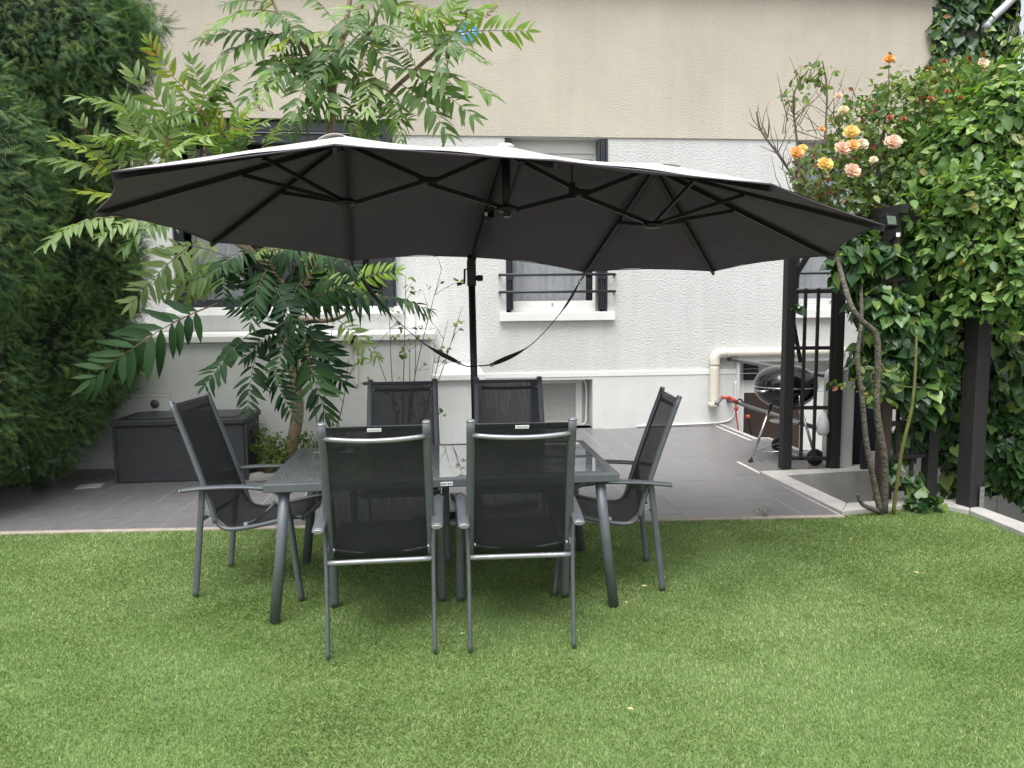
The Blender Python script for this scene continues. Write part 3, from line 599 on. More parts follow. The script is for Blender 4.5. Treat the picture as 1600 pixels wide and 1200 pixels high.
# handrails from the house wall to the trellis
for z, lb in ((0.905, 'upper grey steel handrail running from the house wall past the kettle grill'), (0.345, 'lower grey steel handrail running from the house wall past the kettle grill')):
    m_ = MB(); m_.tube([(3.87,WY+0.02,z),(3.855,7.02,z)], 0.024, 12); m_.lathe([(0.026,-0.05),(0.034,-0.05),(0.034,-0.02)], (3.87,WY,z), 12, 'Y')
    tag(m_.build('handrail', 'rail_metal'), lb, 'handrail', 'handrails by the basement stairs')
# downpipe at the house corner
m_ = MB(); m_.tube(catmull([at(1600,-30,9.35), at(1580,0,9.38), at(1551,28,9.42), at(1541,42,9.45), at(1537,75,9.5), at(1530,150,9.5), at(1520,400,9.5)],4), 0.052, 14)
dpp = m_.build('downpipe', 'zinc'); tag(dpp, 'pale grey downpipe with elbow at the ivy covered house corner', 'pipe')
m_ = MB(); q = at(1541,40,9.45); m_.tube([q+Vector((0.01,0,0.05)), q-Vector((0.01,0,0.05))], 0.060, 14); m_.build('pipe_collar', 'zinc', dpp)
# ---------------------------------------------------------------- garden chairs
def make_chair():
    t = thing('garden_chair', (0,0,0), 'x', 'chair', 'high back sling chairs around the table')
    for s in (-1, 1):
        m_ = MB()                                          # upright back post with rounded top
        path = catmull([(s*0.240,0.135,0.425),(s*0.238,0.10,0.56),(s*0.232,0.015,0.82),(s*0.228,-0.085,1.105)], 4)
        m_.tube(path, [0.020]*len(path), 10, ref=(1,0,0), flat=0.75); m_.build('back_post', 'grey_metal', t)
        m_ = MB(); m_.tube([(s*0.228,-0.0845,1.104),(s*0.2278,-0.0865,1.112)], [0.0205,0.017], 10, ref=(1,0,0), flat=0.75); m_.build('post_cap', 'bright_metal', t)
        m_ = MB()                                          # seat side rail
        path = catmull([(s*0.240,0.115,0.50),(s*0.240,0.150,0.415),(s*0.240,0.21,0.387),(s*0.240,0.36,0.405),(s*0.240,0.56,0.452),(s*0.240,0.63,0.455)], 4)
        m_.tube(path, 0.013, 8, ref=(1,0,0)); m_.build('seat_rail', 'grey_metal', t)
        m_ = MB()                                          # armrest bending down into the front leg
        path = catmull([(s*0.266,-0.035,0.615),(s*0.270,0.10,0.630),(s*0.276,0.30,0.638),(s*0.282,0.44,0.632)], 5)
        m_.tube(path, 0.029, 12, ref=(1,0,0), flat=0.42); arm = m_.build('armrest', 'grey_metal', t)
        m_ = MB(); m_.tube([(s*0.266,-0.036,0.6149),(s*0.2658,-0.046,0.6138)], [0.0285,0.022], 12, ref=(1,0,0), flat=0.42); m_.build('end_cap', 'bright_metal', arm)
        m_ = MB()
        path = catmull([(s*0.280,0.40,0.634),(s*0.283,0.47,0.626),(s*0.285,0.525,0.595),(s*0.287,0.553,0.535),(s*0.288,0.572,0.45),(s*0.290,0.595,0.22),(s*0.292,0.620,0.0)], 5)
        m_.tube(path, 0.023, 12, ref=(1,0,0), flat=0.72); m_.build('leg', 'grey_metal', t)
        m_ = MB()                                          # slim rear leg, narrow from behind
        path = catmull([(s*0.268,0.080,0.618),(s*0.256,0.070,0.585),(s*0.250,0.062,0.52),(s*0.247,0.046,0.40),(s*0.246,0.02,0.18),(s*0.246,0.0,0.0)], 5)
        m_.tube(path, 0.0105, 10, ref=(1,0,0), flat=1.75); m_.build('leg', 'grey_metal', t)
        m_ = MB(); m_.box((s*0.243,0.09,0.485),(0.012,0.05,0.035), rx=rad(-20)); m_.lathe([(0,0),(0.010,0.0),(0.010,0.008)], (s*0.22,0.088,0.485), 10, 'X'); m_.build('hinge', 'bright_metal', t, bevel=0.004)
    # sling: one sheet for back and seat
    prof = catmull([(-0.078,1.092),(0.015,0.82),(0.092,0.58),(0.128,0.47),(0.165,0.412),(0.225,0.398),(0.36,0.412),(0.55,0.452),(0.625,0.455)], 6)  if False else None
    pr = [Vector((0,a,b)) for a,b in ((-0.080,1.092),(-0.035,0.96),(0.018,0.81),(0.070,0.65),(0.108,0.53),(0.134,0.455),(0.175,0.410),(0.235,0.396),(0.36,0.411),(0.50,0.440),(0.60,0.457),(0.635,0.450))]
    pr = catmull(pr, 4); n = 9; m_ = MB(); vs = []; k = len(pr)
    for i, p in enumerate(pr):
        t_ = i/(k-1); hw = 0.222 if t_ < 0.55 else 0.232
        for j in range(n):
            u = -1+2*j/(n-1); sag = 0.012*(1-u*u)*math.sin(math.pi*min(1,t_*1.0)); d = Vector((0,-sag*0.9,-sag*0.5))
            vs.append(Vector((u*hw, p.y, p.z)) + d)
    m_.add(vs, [(i*n+j, i*n+j+1, (i+1)*n+j+1, (i+1)*n+j) for i in range(k-1) for j in range(n-1)], True)
    sl = m_.build('sling', 'sling', t)
    m_ = MB()                                              # doubled hem at the top edge of the sling
    m_.box((0,-0.077,1.084),(0.438,0.010,0.022), rx=rad(17)); m_.build('hem', 'black_metal', sl, bevel=0.004)
    def cross(z, y, bow, r, name, hx, mtl='bright_metal', drop=0.0):
        m2 = MB(); m2.tube([(hx*u, y-bow*(1-u*u), z-drop*(1-u*u)) for u in np.linspace(-1,1,13)], r, 10); m2.build(name, mtl, t)
    cross(1.040, -0.068, 0.030, 0.0115, 'top_rail', 0.222, drop=0.010)
    cross(0.437, 0.045, 0.0, 0.0125, 'rear_rail', 0.240)
    cross(0.415, 0.30, 0.0, 0.011, 'seat_brace', 0.235, 'bright_metal', drop=0.03)
    cross(0.447, 0.632, 0.0, 0.013, 'front_rail', 0.240, 'grey_metal')
    return t
chair = make_chair()
tagm = None
def label_tag(parent, w=0.062, h=0.016):
    m_ = MB(); m_.box((0.0,-0.0925,1.077),(w,0.002,h), rx=rad(17)); l = m_.build('sewn_label', 'label_white', parent)
    m_ = MB()
    for i in range(7): m_.box((-0.024+0.008*i,-0.0940,1.077),(0.0050,0.001,0.0035+0.0012*(i%3)), rx=rad(17))
    m_.build('print', 'print_pale', l)
spots = [  # x, y of the mid point between the rear feet, heading of the sitter
 ((-0.300,3.335), 1.0, 'high back sling chair seen from behind, left of the pair nearest the lawn'),
 (( 0.357,3.322), -1.5, 'high back sling chair seen from behind, right of the pair nearest the lawn'),
 ((-0.275,5.20), 180, 'high back sling chair across the table, in front of the bare rose shrub'),
 (( 0.478,5.20), 179, 'high back sling chair across the table, directly in front of the parasol pole'),
 ((-1.380,4.43), -97, 'high back sling chair at the table end nearest the black storage box'),
 (( 1.255,4.20), 84.5, 'high back sling chair at the table end nearest the kettle grill')]
for i, ((x,y), a, lb) in enumerate(spots):
    c = copy_tree(chair); c.location = (x,y,0); c.rotation_euler = (0,0,rad(a)); c['label'] = lb
    if i < 2: label_tag(c)
def kill(o):
    for ch in list(o.children): kill(ch)
    bpy.data.objects.remove(o)
kill(chair)

# ---------------------------------------------------------------- glass table
tb = thing('garden_table', (0.01,4.235,0), 'rectangular grey metal garden table with smoked glass top', 'table')
TX0,TX1,TY0,TY1,TZ = -0.905,0.925,3.735,4.735,0.735
mb = MB(); fw = 0.045; zc0 = TZ-0.045
for a,b in (((TX0,TY0),(TX1,TY0+fw)),((TX0,TY1-fw),(TX1,TY1)),((TX0,TY0+fw),(TX0+fw,TY1-fw)),((TX1-fw,TY0+fw),(TX1,TY1-fw))):
    mb.box2((a[0],a[1],zc0),(b[0],b[1],TZ))
mb.build('frame', 'grey_metal', tb, bevel=0.005)
mb = MB(); mb.box2((TX0+fw-0.004,TY0+fw-0.004,TZ-0.010),(TX1-fw+0.004,TY1-fw+0.004,TZ-0.002)); mb.build('glass_top', 'table_glass', tb)
mb = MB(); mb.box2((TX0+fw,TY0+0.30,zc0+0.002),(TX1-fw,TY0+0.335,zc0+0.028)); mb.box2((TX0+fw,TY1-0.335,zc0+0.002),(TX1-fw,TY1-0.30,zc0+0.028)); mb.build('under_rail', 'grey_metal', tb)
for x, s in ((TX0+0.095,-1),(TX1-0.095,1)):
    for y, s2 in ((TY0+0.055,-1),(TY1-0.055,1)):
        m_ = MB(); m_.tube([(x,y,zc0+0.006),(x+s*0.035,y+s2*0.008,0.33),(x+s*0.075,y+s2*0.016,0.0)], 0.028, 12, ref=(1,0,0), flat=0.8); m_.build('leg', 'grey_metal', tb)
        m_ = MB(); m_.box((x,y,zc0-0.004),(0.075,0.06,0.016)); m_.build('leg_bracket', 'black_metal', tb)
for x in (-0.065, 0.115):
    m_ = MB(); m_.box((x,4.10,zc0-0.026),(0.13,0.30,0.045)); m_.build('slide_bracket', 'black_metal', tb)
mb = MB(); lx = at(698,755,TY0).x; mb.box((lx,TY0-0.0015,TZ-0.026),(0.062,0.002,0.020)); lb = mb.build('maker_label', 'label_white', tb)
mb = MB()
for i,(w,h) in enumerate(((5,9),(4,6),(4,8),(4,6),(4,6),(0,0),(5,9),(4,6),(4,6),(3,8))):
    if w: mb.box((lx-0.025+0.0055*i,TY0-0.003,TZ-0.026),(w*0.001,0.001,h*0.001))
mb.build('print', 'print_grey', lb)

# ---------------------------------------------------------------- cantilever parasol
um = thing('cantilever_parasol', (0.25,5.66,0), 'wide double headed cantilever parasol, pale on top and dark grey underneath', 'parasol')
Lb,Cb,Rb = at(540,316,4.49), at(792,326,4.59), at(1020,351,4.69)               # lower hubs
LA,CA,RA = Vector((-0.535,4.53,2.602)), Vector((0.42,4.63,2.578)), Vector((1.385,4.72,2.500))   # apexes under the cloth
per = {1:at(176,275,3.42),2:at(150,335,4.34),3:at(330,382,5.33),4:at(550,410,5.81),5:at(739,405,5.80),6:at(912,428,6.0),7:at(1115,427,5.71),8:at(1302,403,4.81),9:at(1382,357,3.86),10:at(1206,294,3.38),11:at(868,257,3.27),12:at(523,233,3.16)}
ring_ = [(LA,12,LA,1),(LA,1,LA,2),(LA,2,LA,3),(LA,3,LA,4),(LA,4,CA,5),(CA,5,RA,6),(RA,6,RA,7),(RA,7,RA,8),(RA,8,RA,9),(RA,9,RA,10),(RA,10,CA,11),(CA,11,LA,12)]
def canopy(off, lift):
    m_ = MB(); NS, NT = 14, 12
    for a, ia, b, ib in ring_:
        A, B = per[ia], per[ib]; vs = []
        chord = (B-A).length
        for i in range(NS+1):
            s = i/NS; top = a.lerp(b, s); e = A.lerp(B, s); bow = math.sin(math.pi*s)
            e = e + (top-e)*0.036*bow*min(1,chord) + Vector((0,0,-0.004*bow))
            for j in range(NT+1):
                t = j/NT; p = top.lerp(e, t)
                if a is not b: p.z -= 0.032*bow*(1-t)**1.5            # cloth sags along the ridge between the hubs
                p.z -= 0.026*bow*t*(1-t)*4*min(1,chord)
                p.z += 0.006*math.sin(9*s+5*t+ia)*bow*t
                vs.append(p+Vector((0,0,lift)))
        w = NT+1; m_.add(vs, [(i*w+j, i*w+j+1, (i+1)*w+j+1, (i+1)*w+j) for i in range(NS) for j in range(NT)], True)
    return m_
cn = canopy(0, 0.022).build('canopy', 'canopy_top', um); 
li = canopy(0, 0.017).build('canopy_underside', 'canopy_in', cn)
m_ = MB()
for a, ia, b, ib in ring_:                                              # stitched hem round the edge
    A, B = per[ia], per[ib]; chord = (B-A).length; pts = []
    for i in range(15):
        s = i/14; top = a.lerp(b,s); e = A.lerp(B,s); bow = math.sin(math.pi*s); e = e+(top-e)*0.036*bow*min(1,chord)+Vector((0,0,-0.004*bow+0.0165)); pts.append(e)
    m_.tube(pts, 0.0035, 5)
m_.build('hem', 'canopy_in', cn)
# vent flaps standing above the two outer heads
for ap, w, h_, nm in ((LA+Vector((-0.03,0.10,-0.045)),0.17,0.040,1),(RA+Vector((0.08,0.10,-0.03)),0.16,0.012,2)):
    vs = []; n1 = 12
    for i in range(n1+1):
        s = i/n1
        for dy, hz in ((-0.16,1.0),(0.02,1.05),(0.2,0.45)):
            vs.append(ap+Vector((-w*0.75+w*1.25*s, dy*0.9, 0.030+h_*math.sin(math.pi*min(1,s*1.04))**0.8*hz)))
    mv = MB(); mv.add(vs, [(i*3+j, (i+1)*3+j, (i+1)*3+j+1, i*3+j+1) for i in range(n1) for j in range(2)], True)
    mv.build('vent_flap', 'canopy_top', cn, solid=0.006)
m_ = MB(); m_.lathe([(0,0.034),(0.04,0.032),(0.055,0.022),(0.058,0.008)], CA, 20); m_.build('top_cap', 'canopy_top', um)
for hub, apx in ((Lb,LA),(Cb,CA),(Rb,RA)):
    m_ = MB(); c = hub
    m_.lathe([(0.0,-0.022),(0.045,-0.020),(0.062,-0.008),(0.062,0.012),(0.030,0.022),(0.0,0.022)], c, 18)
    hb = m_.build('hub', 'black_metal', um)
    m_ = MB(); m_.lathe([(0.0,-0.03),(0.05,-0.028),(0.055,0.0),(0.0,0.006)], apx, 16); m_.build('upper_hub', 'black_metal', um)
m_ = MB(); m_.tube([Cb+Vector((0,0,-0.05)), Cb.lerp(CA,0.5), CA], [0.024,0.026,0.026], 12); m_.build('hub_post', 'black_metal', um)
fans = [(LA,Lb,(12,1,2,3,4)),(RA,Rb,(6,7,8,9,10)),(CA,Cb,(5,11))]
for apx, hub, ids in fans:
    for k in ids:
        e = per[k]; m_ = MB(); m_.bar(apx+Vector((0,0,-0.014)), e+Vector((0,0,-0.004)), 0.017, 0.026); rb = m_.build('rib', 'black_metal', um)
        j = apx.lerp(e, 0.42)+Vector((0,0,-0.030)); m_ = MB(); m_.bar(hub, j, 0.015, 0.022); m_.bar(j-Vector((0,0,0.012)), j+Vector((0,0,0.022)), 0.022, 0.022); m_.build('strut', 'black_metal', rb)
for (A1,B1),(A2,B2) in (((LA,Lb),(CA,Cb)),((CA,Cb),(RA,Rb))):              # crossing struts between the heads
    mid = (B1+B2+A1+A2)/4 + Vector((0,0,-0.03))
    for p, q in ((A1,mid),(mid,A2),(B1,mid),(mid,B2)):
        m_ = MB(); m_.bar(p+Vector((0,0,-0.02)), q, 0.018, 0.026); m_.build('cross_strut', 'black_metal', um)
    m_ = MB(); m_.box(mid, (0.11,0.028,0.04), rz=rad(6)); m_.build('joint_plate', 'black_metal', um, bevel=0.006)
jr = (CA+RA+Cb+Rb)/4 + Vector((-0.06,0,-0.02))
m_ = MB(); m_.box(jr,(0.035,0.05,0.10)); m_.tube([jr, jr+Vector((0,0,0.16))],0.005,6); m_.build('tilt_catch', 'black_metal', um, bevel=0.008)
# pole, crank and arm
PT = Vector((0.245,5.69,1.93)); PB = Vector((0.262,5.66,0.0))
m_ = MB(); m_.tube([PB, PT], 0.027, 16); m_.build('pole', 'black_metal', um)
m_ = MB(); m_.box(PT-Vector((0,0,0.05)),(0.068,0.075,0.21)); m_.box(PT+Vector((0.0,-0.02,0.045)),(0.06,0.09,0.07), rx=rad(25)); hd = m_.build('crank_housing', 'black_metal', um, bevel=0.014)
c0 = PT+Vector((-0.034,-0.02,-0.085))
m_ = MB(); m_.tube([c0+Vector((0.02,0,0.06)), c0+Vector((-0.018,0,0.06)), c0+Vector((-0.022,0,-0.045)), c0+Vector((-0.075,0,-0.05))], 0.0085, 8); m_.tube([c0+Vector((-0.045,0,-0.048)), c0+Vector((-0.08,0,-0.05))], 0.013, 10); m_.build('crank_handle', 'black_metal', hd)
m_ = MB(); m_.lathe([(0,0.06),(0.022,0.055),(0.024,0.015),(0.012,0.0)], PT+Vector((0.03,0,-0.09)), 12, 'X'); m_.build('lock_knob', 'black_metal', hd)
m_ = MB(); m_.bar(PT+Vector((0.005,0,0.03)), CA+Vector((0,0.03,-0.035)), 0.032, 0.045); am = m_.build('arm', 'black_metal', um)
sl = at(764,336,5.15); m_ = MB(); m_.box(sl, (0.07,0.05,0.075), rx=rad(-30)); m_.build('arm_slider', 'black_metal', am, bevel=0.01)
m_ = MB(); m_.box(sl+Vector((-0.022,-0.032,0.002)), (0.018,0.006,0.026)); m_.build('slider_badge', 'label_white', am)
for a in (rad(20), rad(110)):
    d = Vector((math.cos(a),math.sin(a),0))*0.52; m_ = MB(); m_.bar(PB-d+Vector((0,0,0.03)), PB+d+Vector((0,0,0.03)), 0.07, 0.05); m_.build('base_bar', 'black_metal', um, bevel=0.006)
m_ = MB(); m_.lathe([(0.09,0.056),(0.09,0.075),(0.045,0.085),(0.036,0.22),(0.030,0.225)], PB, 16); m_.build('base_socket', 'black_metal', um)
# tie-down straps from the rear ribs to the pole
tie = PB.lerp(PT, 0.605)
def strap(pts, name='strap'):
    m_ = MB(); P_ = catmull(pts, 8); k = len(P_); rs = [0.004+0.016*max(0, math.sin(math.pi*min(1,i/(k*0.33))), math.sin(math.pi*max(0,(i-k*0.67)/(k*0.33)))) for i in range(k)]
    m_.tube(P_, rs, 8, ref=(0.3,0.5,0.8), flat=0.25); s_ = m_.build(name, 'strap', um)
    for e in (P_[0], P_[-1]):
        m_ = MB(); m_.tube([e+Vector((0.014*math.cos(a),0,0.014*math.sin(a))) for a in np.linspace(0,2*math.pi,12)], 0.004, 6, cap=False); m_.build('ring_clip', 'chrome', s_)
p4, p6 = per[4]+Vector((0,0,-0.02)), per[6]+Vector((0,0,-0.02))
strap([at(562,432,5.85), at(602,482,5.9), at(660,535,5.88), at(717,567,5.78)]); strap([at(906,440,5.98), at(878,486,5.95), at(828,540,5.85), at(768,570,5.74)])
m_ = MB(); m_.tube(catmull([p4, at(562,430,5.85)],3), 0.006, 6); m_.tube(catmull([p6, at(907,438,5.98)],3), 0.006, 6)
m_.tube(catmull([at(717,567,5.78), at(728,572,5.70), tie+Vector((0,-0.032,0)), at(757,571,5.70), at(768,570,5.74)],4), 0.0055, 6)
m_.build('strap_cord', 'strap', um)

# ---------------------------------------------------------------- storage box
sb = thing('storage_box', (-2.46,7.40,0), 'black woven plastic storage box against the annex wall', 'storage box')
BX0,BX1,BY0,BY1,BZ = -3.08,-1.86,7.12,7.74,0.60
mb = MB(); mb.prism([(BX0+0.03,BY0+0.02),(BX1-0.02,BY0+0.02),(BX1-0.02,BY1),(BX0+0.03,BY1)], 0.0, BZ-0.06); mb.build('body', 'wicker', sb, bevel=0.012)
mb = MB(); mb.box2((BX0,BY0,BZ-0.058),(BX1,BY1+0.01,BZ)); ld = mb.build('lid', 'wicker', sb, bevel=0.012)
mb = MB(); mb.box2((BX0+0.10,BY0+0.06,BZ+0.0005),(BX1-0.10,BY1-0.05,BZ+0.012)); mb.build('lid_panel', 'anthracite', ld, bevel=0.008)
mb = MB(); mb.box2((-2.52,BY0-0.012,BZ-0.085),(-2.36,BY0-0.001,BZ-0.06)); mb.build('front_lip', 'anthracite', sb, bevel=0.004)
for x in (BX0+0.015, BX1-0.005):
    mb = MB(); mb.box2((x-0.012,BY0+0.012,0.0),(x+0.014,BY0+0.03,BZ-0.06)); mb.build('corner_post', 'anthracite', sb, bevel=0.004)
mb = MB(); mb.box2((BX1-0.019,7.38,0.40),(BX1-0.004,7.52,0.44)); mb.build('side_handle', 'anthracite', sb, bevel=0.006)
# border stones and hedge foot stone
for i,(x,y,w,h_,a) in enumerate(((-1.66,7.08,0.34,0.06,6),(-1.80,7.2,0.14,0.05,40),(-1.25,7.06,0.36,0.06,-3),(-0.85,7.06,0.34,0.06,4),(-0.45,7.08,0.32,0.06,-2))):
    mb = MB(); mb.box((x,y,h_/2),(w,0.10,h_), rz=rad(a)); s_ = mb.build('border_stone', 'stone', bevel=0.015); tag(s_, 'low grey border stone at the edge of the bed round the tree trunk', 'stone', 'border stones round the tree bed')
mb = MB(); mb.prism([(-1.84,7.14),(-0.2,7.12),(-0.2,7.85),(-1.84,7.85)], -0.01, 0.035); tag(mb.build('planting_bed', 'soil'), kind='structure')
mb = MB(); mb.tube(catmull([(-4.9,6.6,0.04),(-4.45,6.85,0.05),(-4.05,7.3,0.05),(-3.9,7.8,0.05)]), 0.07, 8, flat=0.8); tag(mb.build('bed_kerb', 'stone'), 'curved stone kerb at the foot of the dark hedge', 'kerb')
c = ground(141, 760); mb = MB(); mb.box((c.x,c.y,0.004),(0.21,0.16,0.008), rz=rad(10)); tag(mb.build('drain_cover', 'grey_sheet', bevel=0.003), 'small pale drain cover in the tiles before the storage box', 'drain cover')

# ---------------------------------------------------------------- kettle grill
kg = thing('kettle_grill', (3.57,7.32,0), 'black kettle barbecue on three steel legs with two wheels', 'barbecue')
KC = Vector((3.57,7.32,0.775)); R_ = 0.315
mb = MB(); mb.lathe([(R_*math.cos(a), -0.235*math.sin(a)) for a in np.linspace(0, math.pi/2*0.97, 12)], KC, 36); mb.build('bowl', 'enamel', kg, solid=0.004)
mb = MB(); mb.lathe([(R_*1.01*math.cos(a)**0.85, 0.012+0.205*math.sin(a)) for a in np.linspace(0, math.pi/2*0.985, 14)], KC, 36); lid = mb.build('lid', 'enamel', kg, solid=0.004)
mb = MB(); mb.lathe([(R_*1.00,-0.006),(R_*1.03,-0.004),(R_*1.03,0.008),(R_*1.0,0.010)], KC, 36); mb.build('rim', 'chrome', kg)
mb = MB(); tz = KC.z+0.218; mb.tube([(KC.x-0.03,KC.y,tz-0.012),(KC.x-0.03,KC.y,tz+0.05),(KC.x+0.04,KC.y,tz+0.05),(KC.x+0.045,KC.y,tz-0.02)], 0.009, 8); mb.build('lid_handle', 'chrome', lid)
mb = MB(); vx = Vector((KC.x-0.155,KC.y-0.05,KC.z+0.183)); mb.box(vx,(0.10,0.07,0.010), ry=rad(-22)); mb.build('lid_vent', 'chrome', lid, bevel=0.003)
foot = Vector((3.175,7.24,0.0)); w1 = Vector((3.735,6.98,0.085)); w2 = Vector((3.70,7.70,0.085))
for top, bot in ((KC+Vector((-0.17,-0.04,-0.19)), foot), (KC+Vector((0.08,-0.17,-0.19)), w1), (KC+Vector((0.08,0.16,-0.19)), w2)):
    m_ = MB(); m_.tube([top, bot+Vector((0,0,0.0))], 0.014, 10); m_.build('leg', 'chrome', kg)
m_ = MB(); m_.lathe([(0,0),(0.026,0.0),(0.022,0.022),(0.014,0.03)], foot, 12); m_.build('foot_cap', 'rubber', kg)
for w in (w1, w2):
    m_ = MB(); m_.lathe([(0.02,-0.024),(0.075,-0.024),(0.085,-0.014),(0.085,0.014),(0.075,0.024),(0.02,0.024)], w, 24, 'Y'); wh = m_.build('wheel', 'rubber', kg)
    m_ = MB(); m_.lathe([(0,-0.03),(0.022,-0.028),(0.024,0.028),(0,0.03)], w, 14, 'Y'); m_.build('wheel_hub', 'black_metal', wh)
m_ = MB(); m_.tube([w1,w2],0.008,8); m_.tube([foot+Vector((0.03,0,0.10)), w1+Vector((-0.01,0.1,0.05))],0.004,6); m_.tube([foot+Vector((0.03,0,0.10)), w2+Vector((-0.01,-0.1,0.05))],0.004,6)
for i in range(5): m_.tube([foot+Vector((0.12+0.1*i,-0.02-0.045*i,0.09)), foot+Vector((0.12+0.1*i,0.06+0.075*i,0.09))],0.003,6)
m_.build('lower_rack', 'chrome', kg)
m_ = MB(); m_.lathe([(0,-0.015),(0.12,-0.012),(0.155,0.010),(0.15,0.012),(0.0,0.0)], (KC.x,KC.y,0.40), 24); m_.build('ash_pan', 'chrome', kg)
m_ = MB(); m_.tube([KC+Vector((-0.30,-0.06,-0.02)), KC+Vector((-0.375,-0.10,-0.03)), KC+Vector((-0.33,-0.20,-0.03)), KC+Vector((-0.25,-0.19,-0.02))], 0.011, 8); m_.build('side_handle', 'chrome', kg)
m_ = MB(); m_.box(KC+Vector((-0.09,-0.325,-0.05)),(0.20,0.012,0.015)); m_.build('tool_holder', 'chrome', kg)
for dx, hl in ((-0.13,0.13),(-0.02,0.16)):
    b0 = KC+Vector((dx,-0.34,-0.06)); m_ = MB(); m_.tube([b0, b0+Vector((0.01,0,-0.22))], 0.005, 6); tl = m_.build('grill_tool', 'chrome', kg)
    m_ = MB(); m_.tube([b0+Vector((0.01,0,-0.10)), b0+Vector((0.02,0,-0.10-hl))], 0.011, 8); m_.build('handle', 'handle_wood', tl)
# hose gun hanging on the lower handrail
hq = at(1131, 622, 9.25)
hs_ = thing('hose_gun', hq, 'red and grey hose spray gun with hose hanging by the lower handrail', 'hose gun')
m_ = MB(); m_.tube([hq+Vector((-0.03,0,0.01)), hq+Vector((0.10,0,0.0))], [0.024,0.02], 10); m_.tube([hq+Vector((0.09,0,0.0)), hq+Vector((0.17,-0.02,-0.05))], 0.022, 10); m_.build('grip', 'red_plastic', hs_)
m_ = MB(); m_.tube([hq+Vector((-0.03,0,0.0)), hq+Vector((-0.085,0,-0.06)), hq+Vector((-0.10,0,-0.09))], [0.018,0.026,0.04], 12); m_.build('nozzle', 'rail_metal', hs_)
m_ = MB(); m_.tube(catmull([hq+Vector((0.16,-0.02,-0.05)), hq+Vector((0.22,-0.02,-0.02)), hq+Vector((0.29,-0.03,-0.14)), hq+Vector((0.34,-0.04,-0.36)), hq+Vector((0.40,-0.05,-0.62)), hq+Vector((0.42,-0.05,-0.9))]), 0.011, 8); m_.build('hose', 'rubber', hs_)
m_ = MB(); m_.tube(catmull([hq+Vector((0.16,0,-0.05)), hq+Vector((0.17,0,-0.2)), hq+Vector((0.20,0,-0.4)), hq+Vector((0.24,0,-0.65))]), 0.011, 8); m_.build('hose', 'red_plastic', hs_)
for d in ((0.17,0,-0.14),(0.315,-0.035,-0.25)):
    m_ = MB(); m_.lathe([(0.012,-0.03),(0.026,-0.02),(0.03,0.0),(0.026,0.02),(0.012,0.03)], hq+Vector(d), 12); m_.build('hose_connector', 'red_plastic', hs_)
# cloth bag hanging on the trellis post
bq = at(1286, 664, 6.72); m_ = MB(); m_.lathe([(0.01,0.13),(0.03,0.10),(0.055,0.02),(0.06,-0.06),(0.035,-0.10),(0.0,-0.105)], bq, 14)
tag(m_.build('cloth_bag', 'curtain'), 'small pale cloth glove hanging on the trellis post by the grill', 'glove')

# ---------------------------------------------------------------- trellis arch and pergola posts
pg = thing('trellis_arch', (3.56,6.1,0), 'dark weathered wooden trellis arch beside the grill and the roses', 'trellis')
A_,B_,C_,E_ = Vector((3.335,6.81,0)),Vector((3.79,6.74,0)),Vector((3.51,5.50,0)),Vector((3.97,5.58,0)); HT = 2.28
for p, w, mt in ((A_,0.095,'wood'),(B_,0.095,'wood'),(C_,0.085,'wood_brown'),(E_,0.09,'wood')):
    m_ = MB(); m_.box((p.x,p.y,HT/2+0.02),(w,w,HT)); m_.build('post', mt, pg, bevel=0.005)
def span(p, q, z, name, w=0.03, h=0.035, mt='wood'):
    m_ = MB(); m_.bar(Vector((p.x,p.y,z)), Vector((q.x,q.y,z)), w, h); m_.build(name, mt, pg, bevel=0.003)
for z in (0.12, 0.62, 1.20, 1.74): span(A_,B_,z,'rung')
for k in (0.30, 0.56, 0.86):
    p = A_.lerp(B_,k); m_ = MB(); m_.box((p.x,p.y-0.028,0.93+0.02),(0.028,0.022,1.64)); m_.build('lath', 'wood', pg, bevel=0.002)
for z in (0.12, 0.38, 0.66, 1.02, 1.40, 1.80): span(C_,E_,z,'rung')
for k in (0.33, 0.66):
    p = C_.lerp(E_,k); m_ = MB(); m_.box((p.x,p.y+0.028,1.0),(0.028,0.022,1.8)); m_.build('lath', 'wood', pg, bevel=0.002)
for p, q in ((A_,B_),(C_,E_),(A_,C_)): span(p+(p-q)*0.10, q+(q-p)*0.10, HT-0.02+(0.07 if abs(p.y-q.y) > 0.5 else 0), 'beam', 0.06, 0.07)
m_ = MB(); m_.bar((A_.x+0.03,A_.y,1.86),(A_.x+0.16,A_.y-0.02,2.08), 0.035, 0.05); m_.build('brace', 'wood', pg, bevel=0.003)
m_ = MB(); m_.bar((A_.x+0.055,A_.y+0.02,1.46),(A_.x+0.14,A_.y+0.02,1.06), 0.03, 0.03); m_.build('brace', 'wood', pg, bevel=0.003)
D_ = Vector((4.125,5.31,0)); pp = thing('pergola_post', D_, 'thick dark post standing on the kerb before the ivy', 'post')
m_ = MB(); m_.box((D_.x,D_.y,0.96),(0.135,0.125,1.87), rz=rad(12)); m_.build('post', 'wood', pp, bevel=0.006)
m_ = MB(); m_.box((D_.x+0.045,D_.y-0.075,0.11),(0.045,0.006,0.16), rz=rad(12)); br = m_.build('foot_bracket', 'chrome', pp)
m_ = MB()
for i in range(3): m_.lathe([(0,-0.004),(0.008,-0.003),(0.009,0.001)], (D_.x+0.045,D_.y-0.0785,0.06+0.05*i), 8, 'Y')
m_.build('screw', 'rail_metal', br)
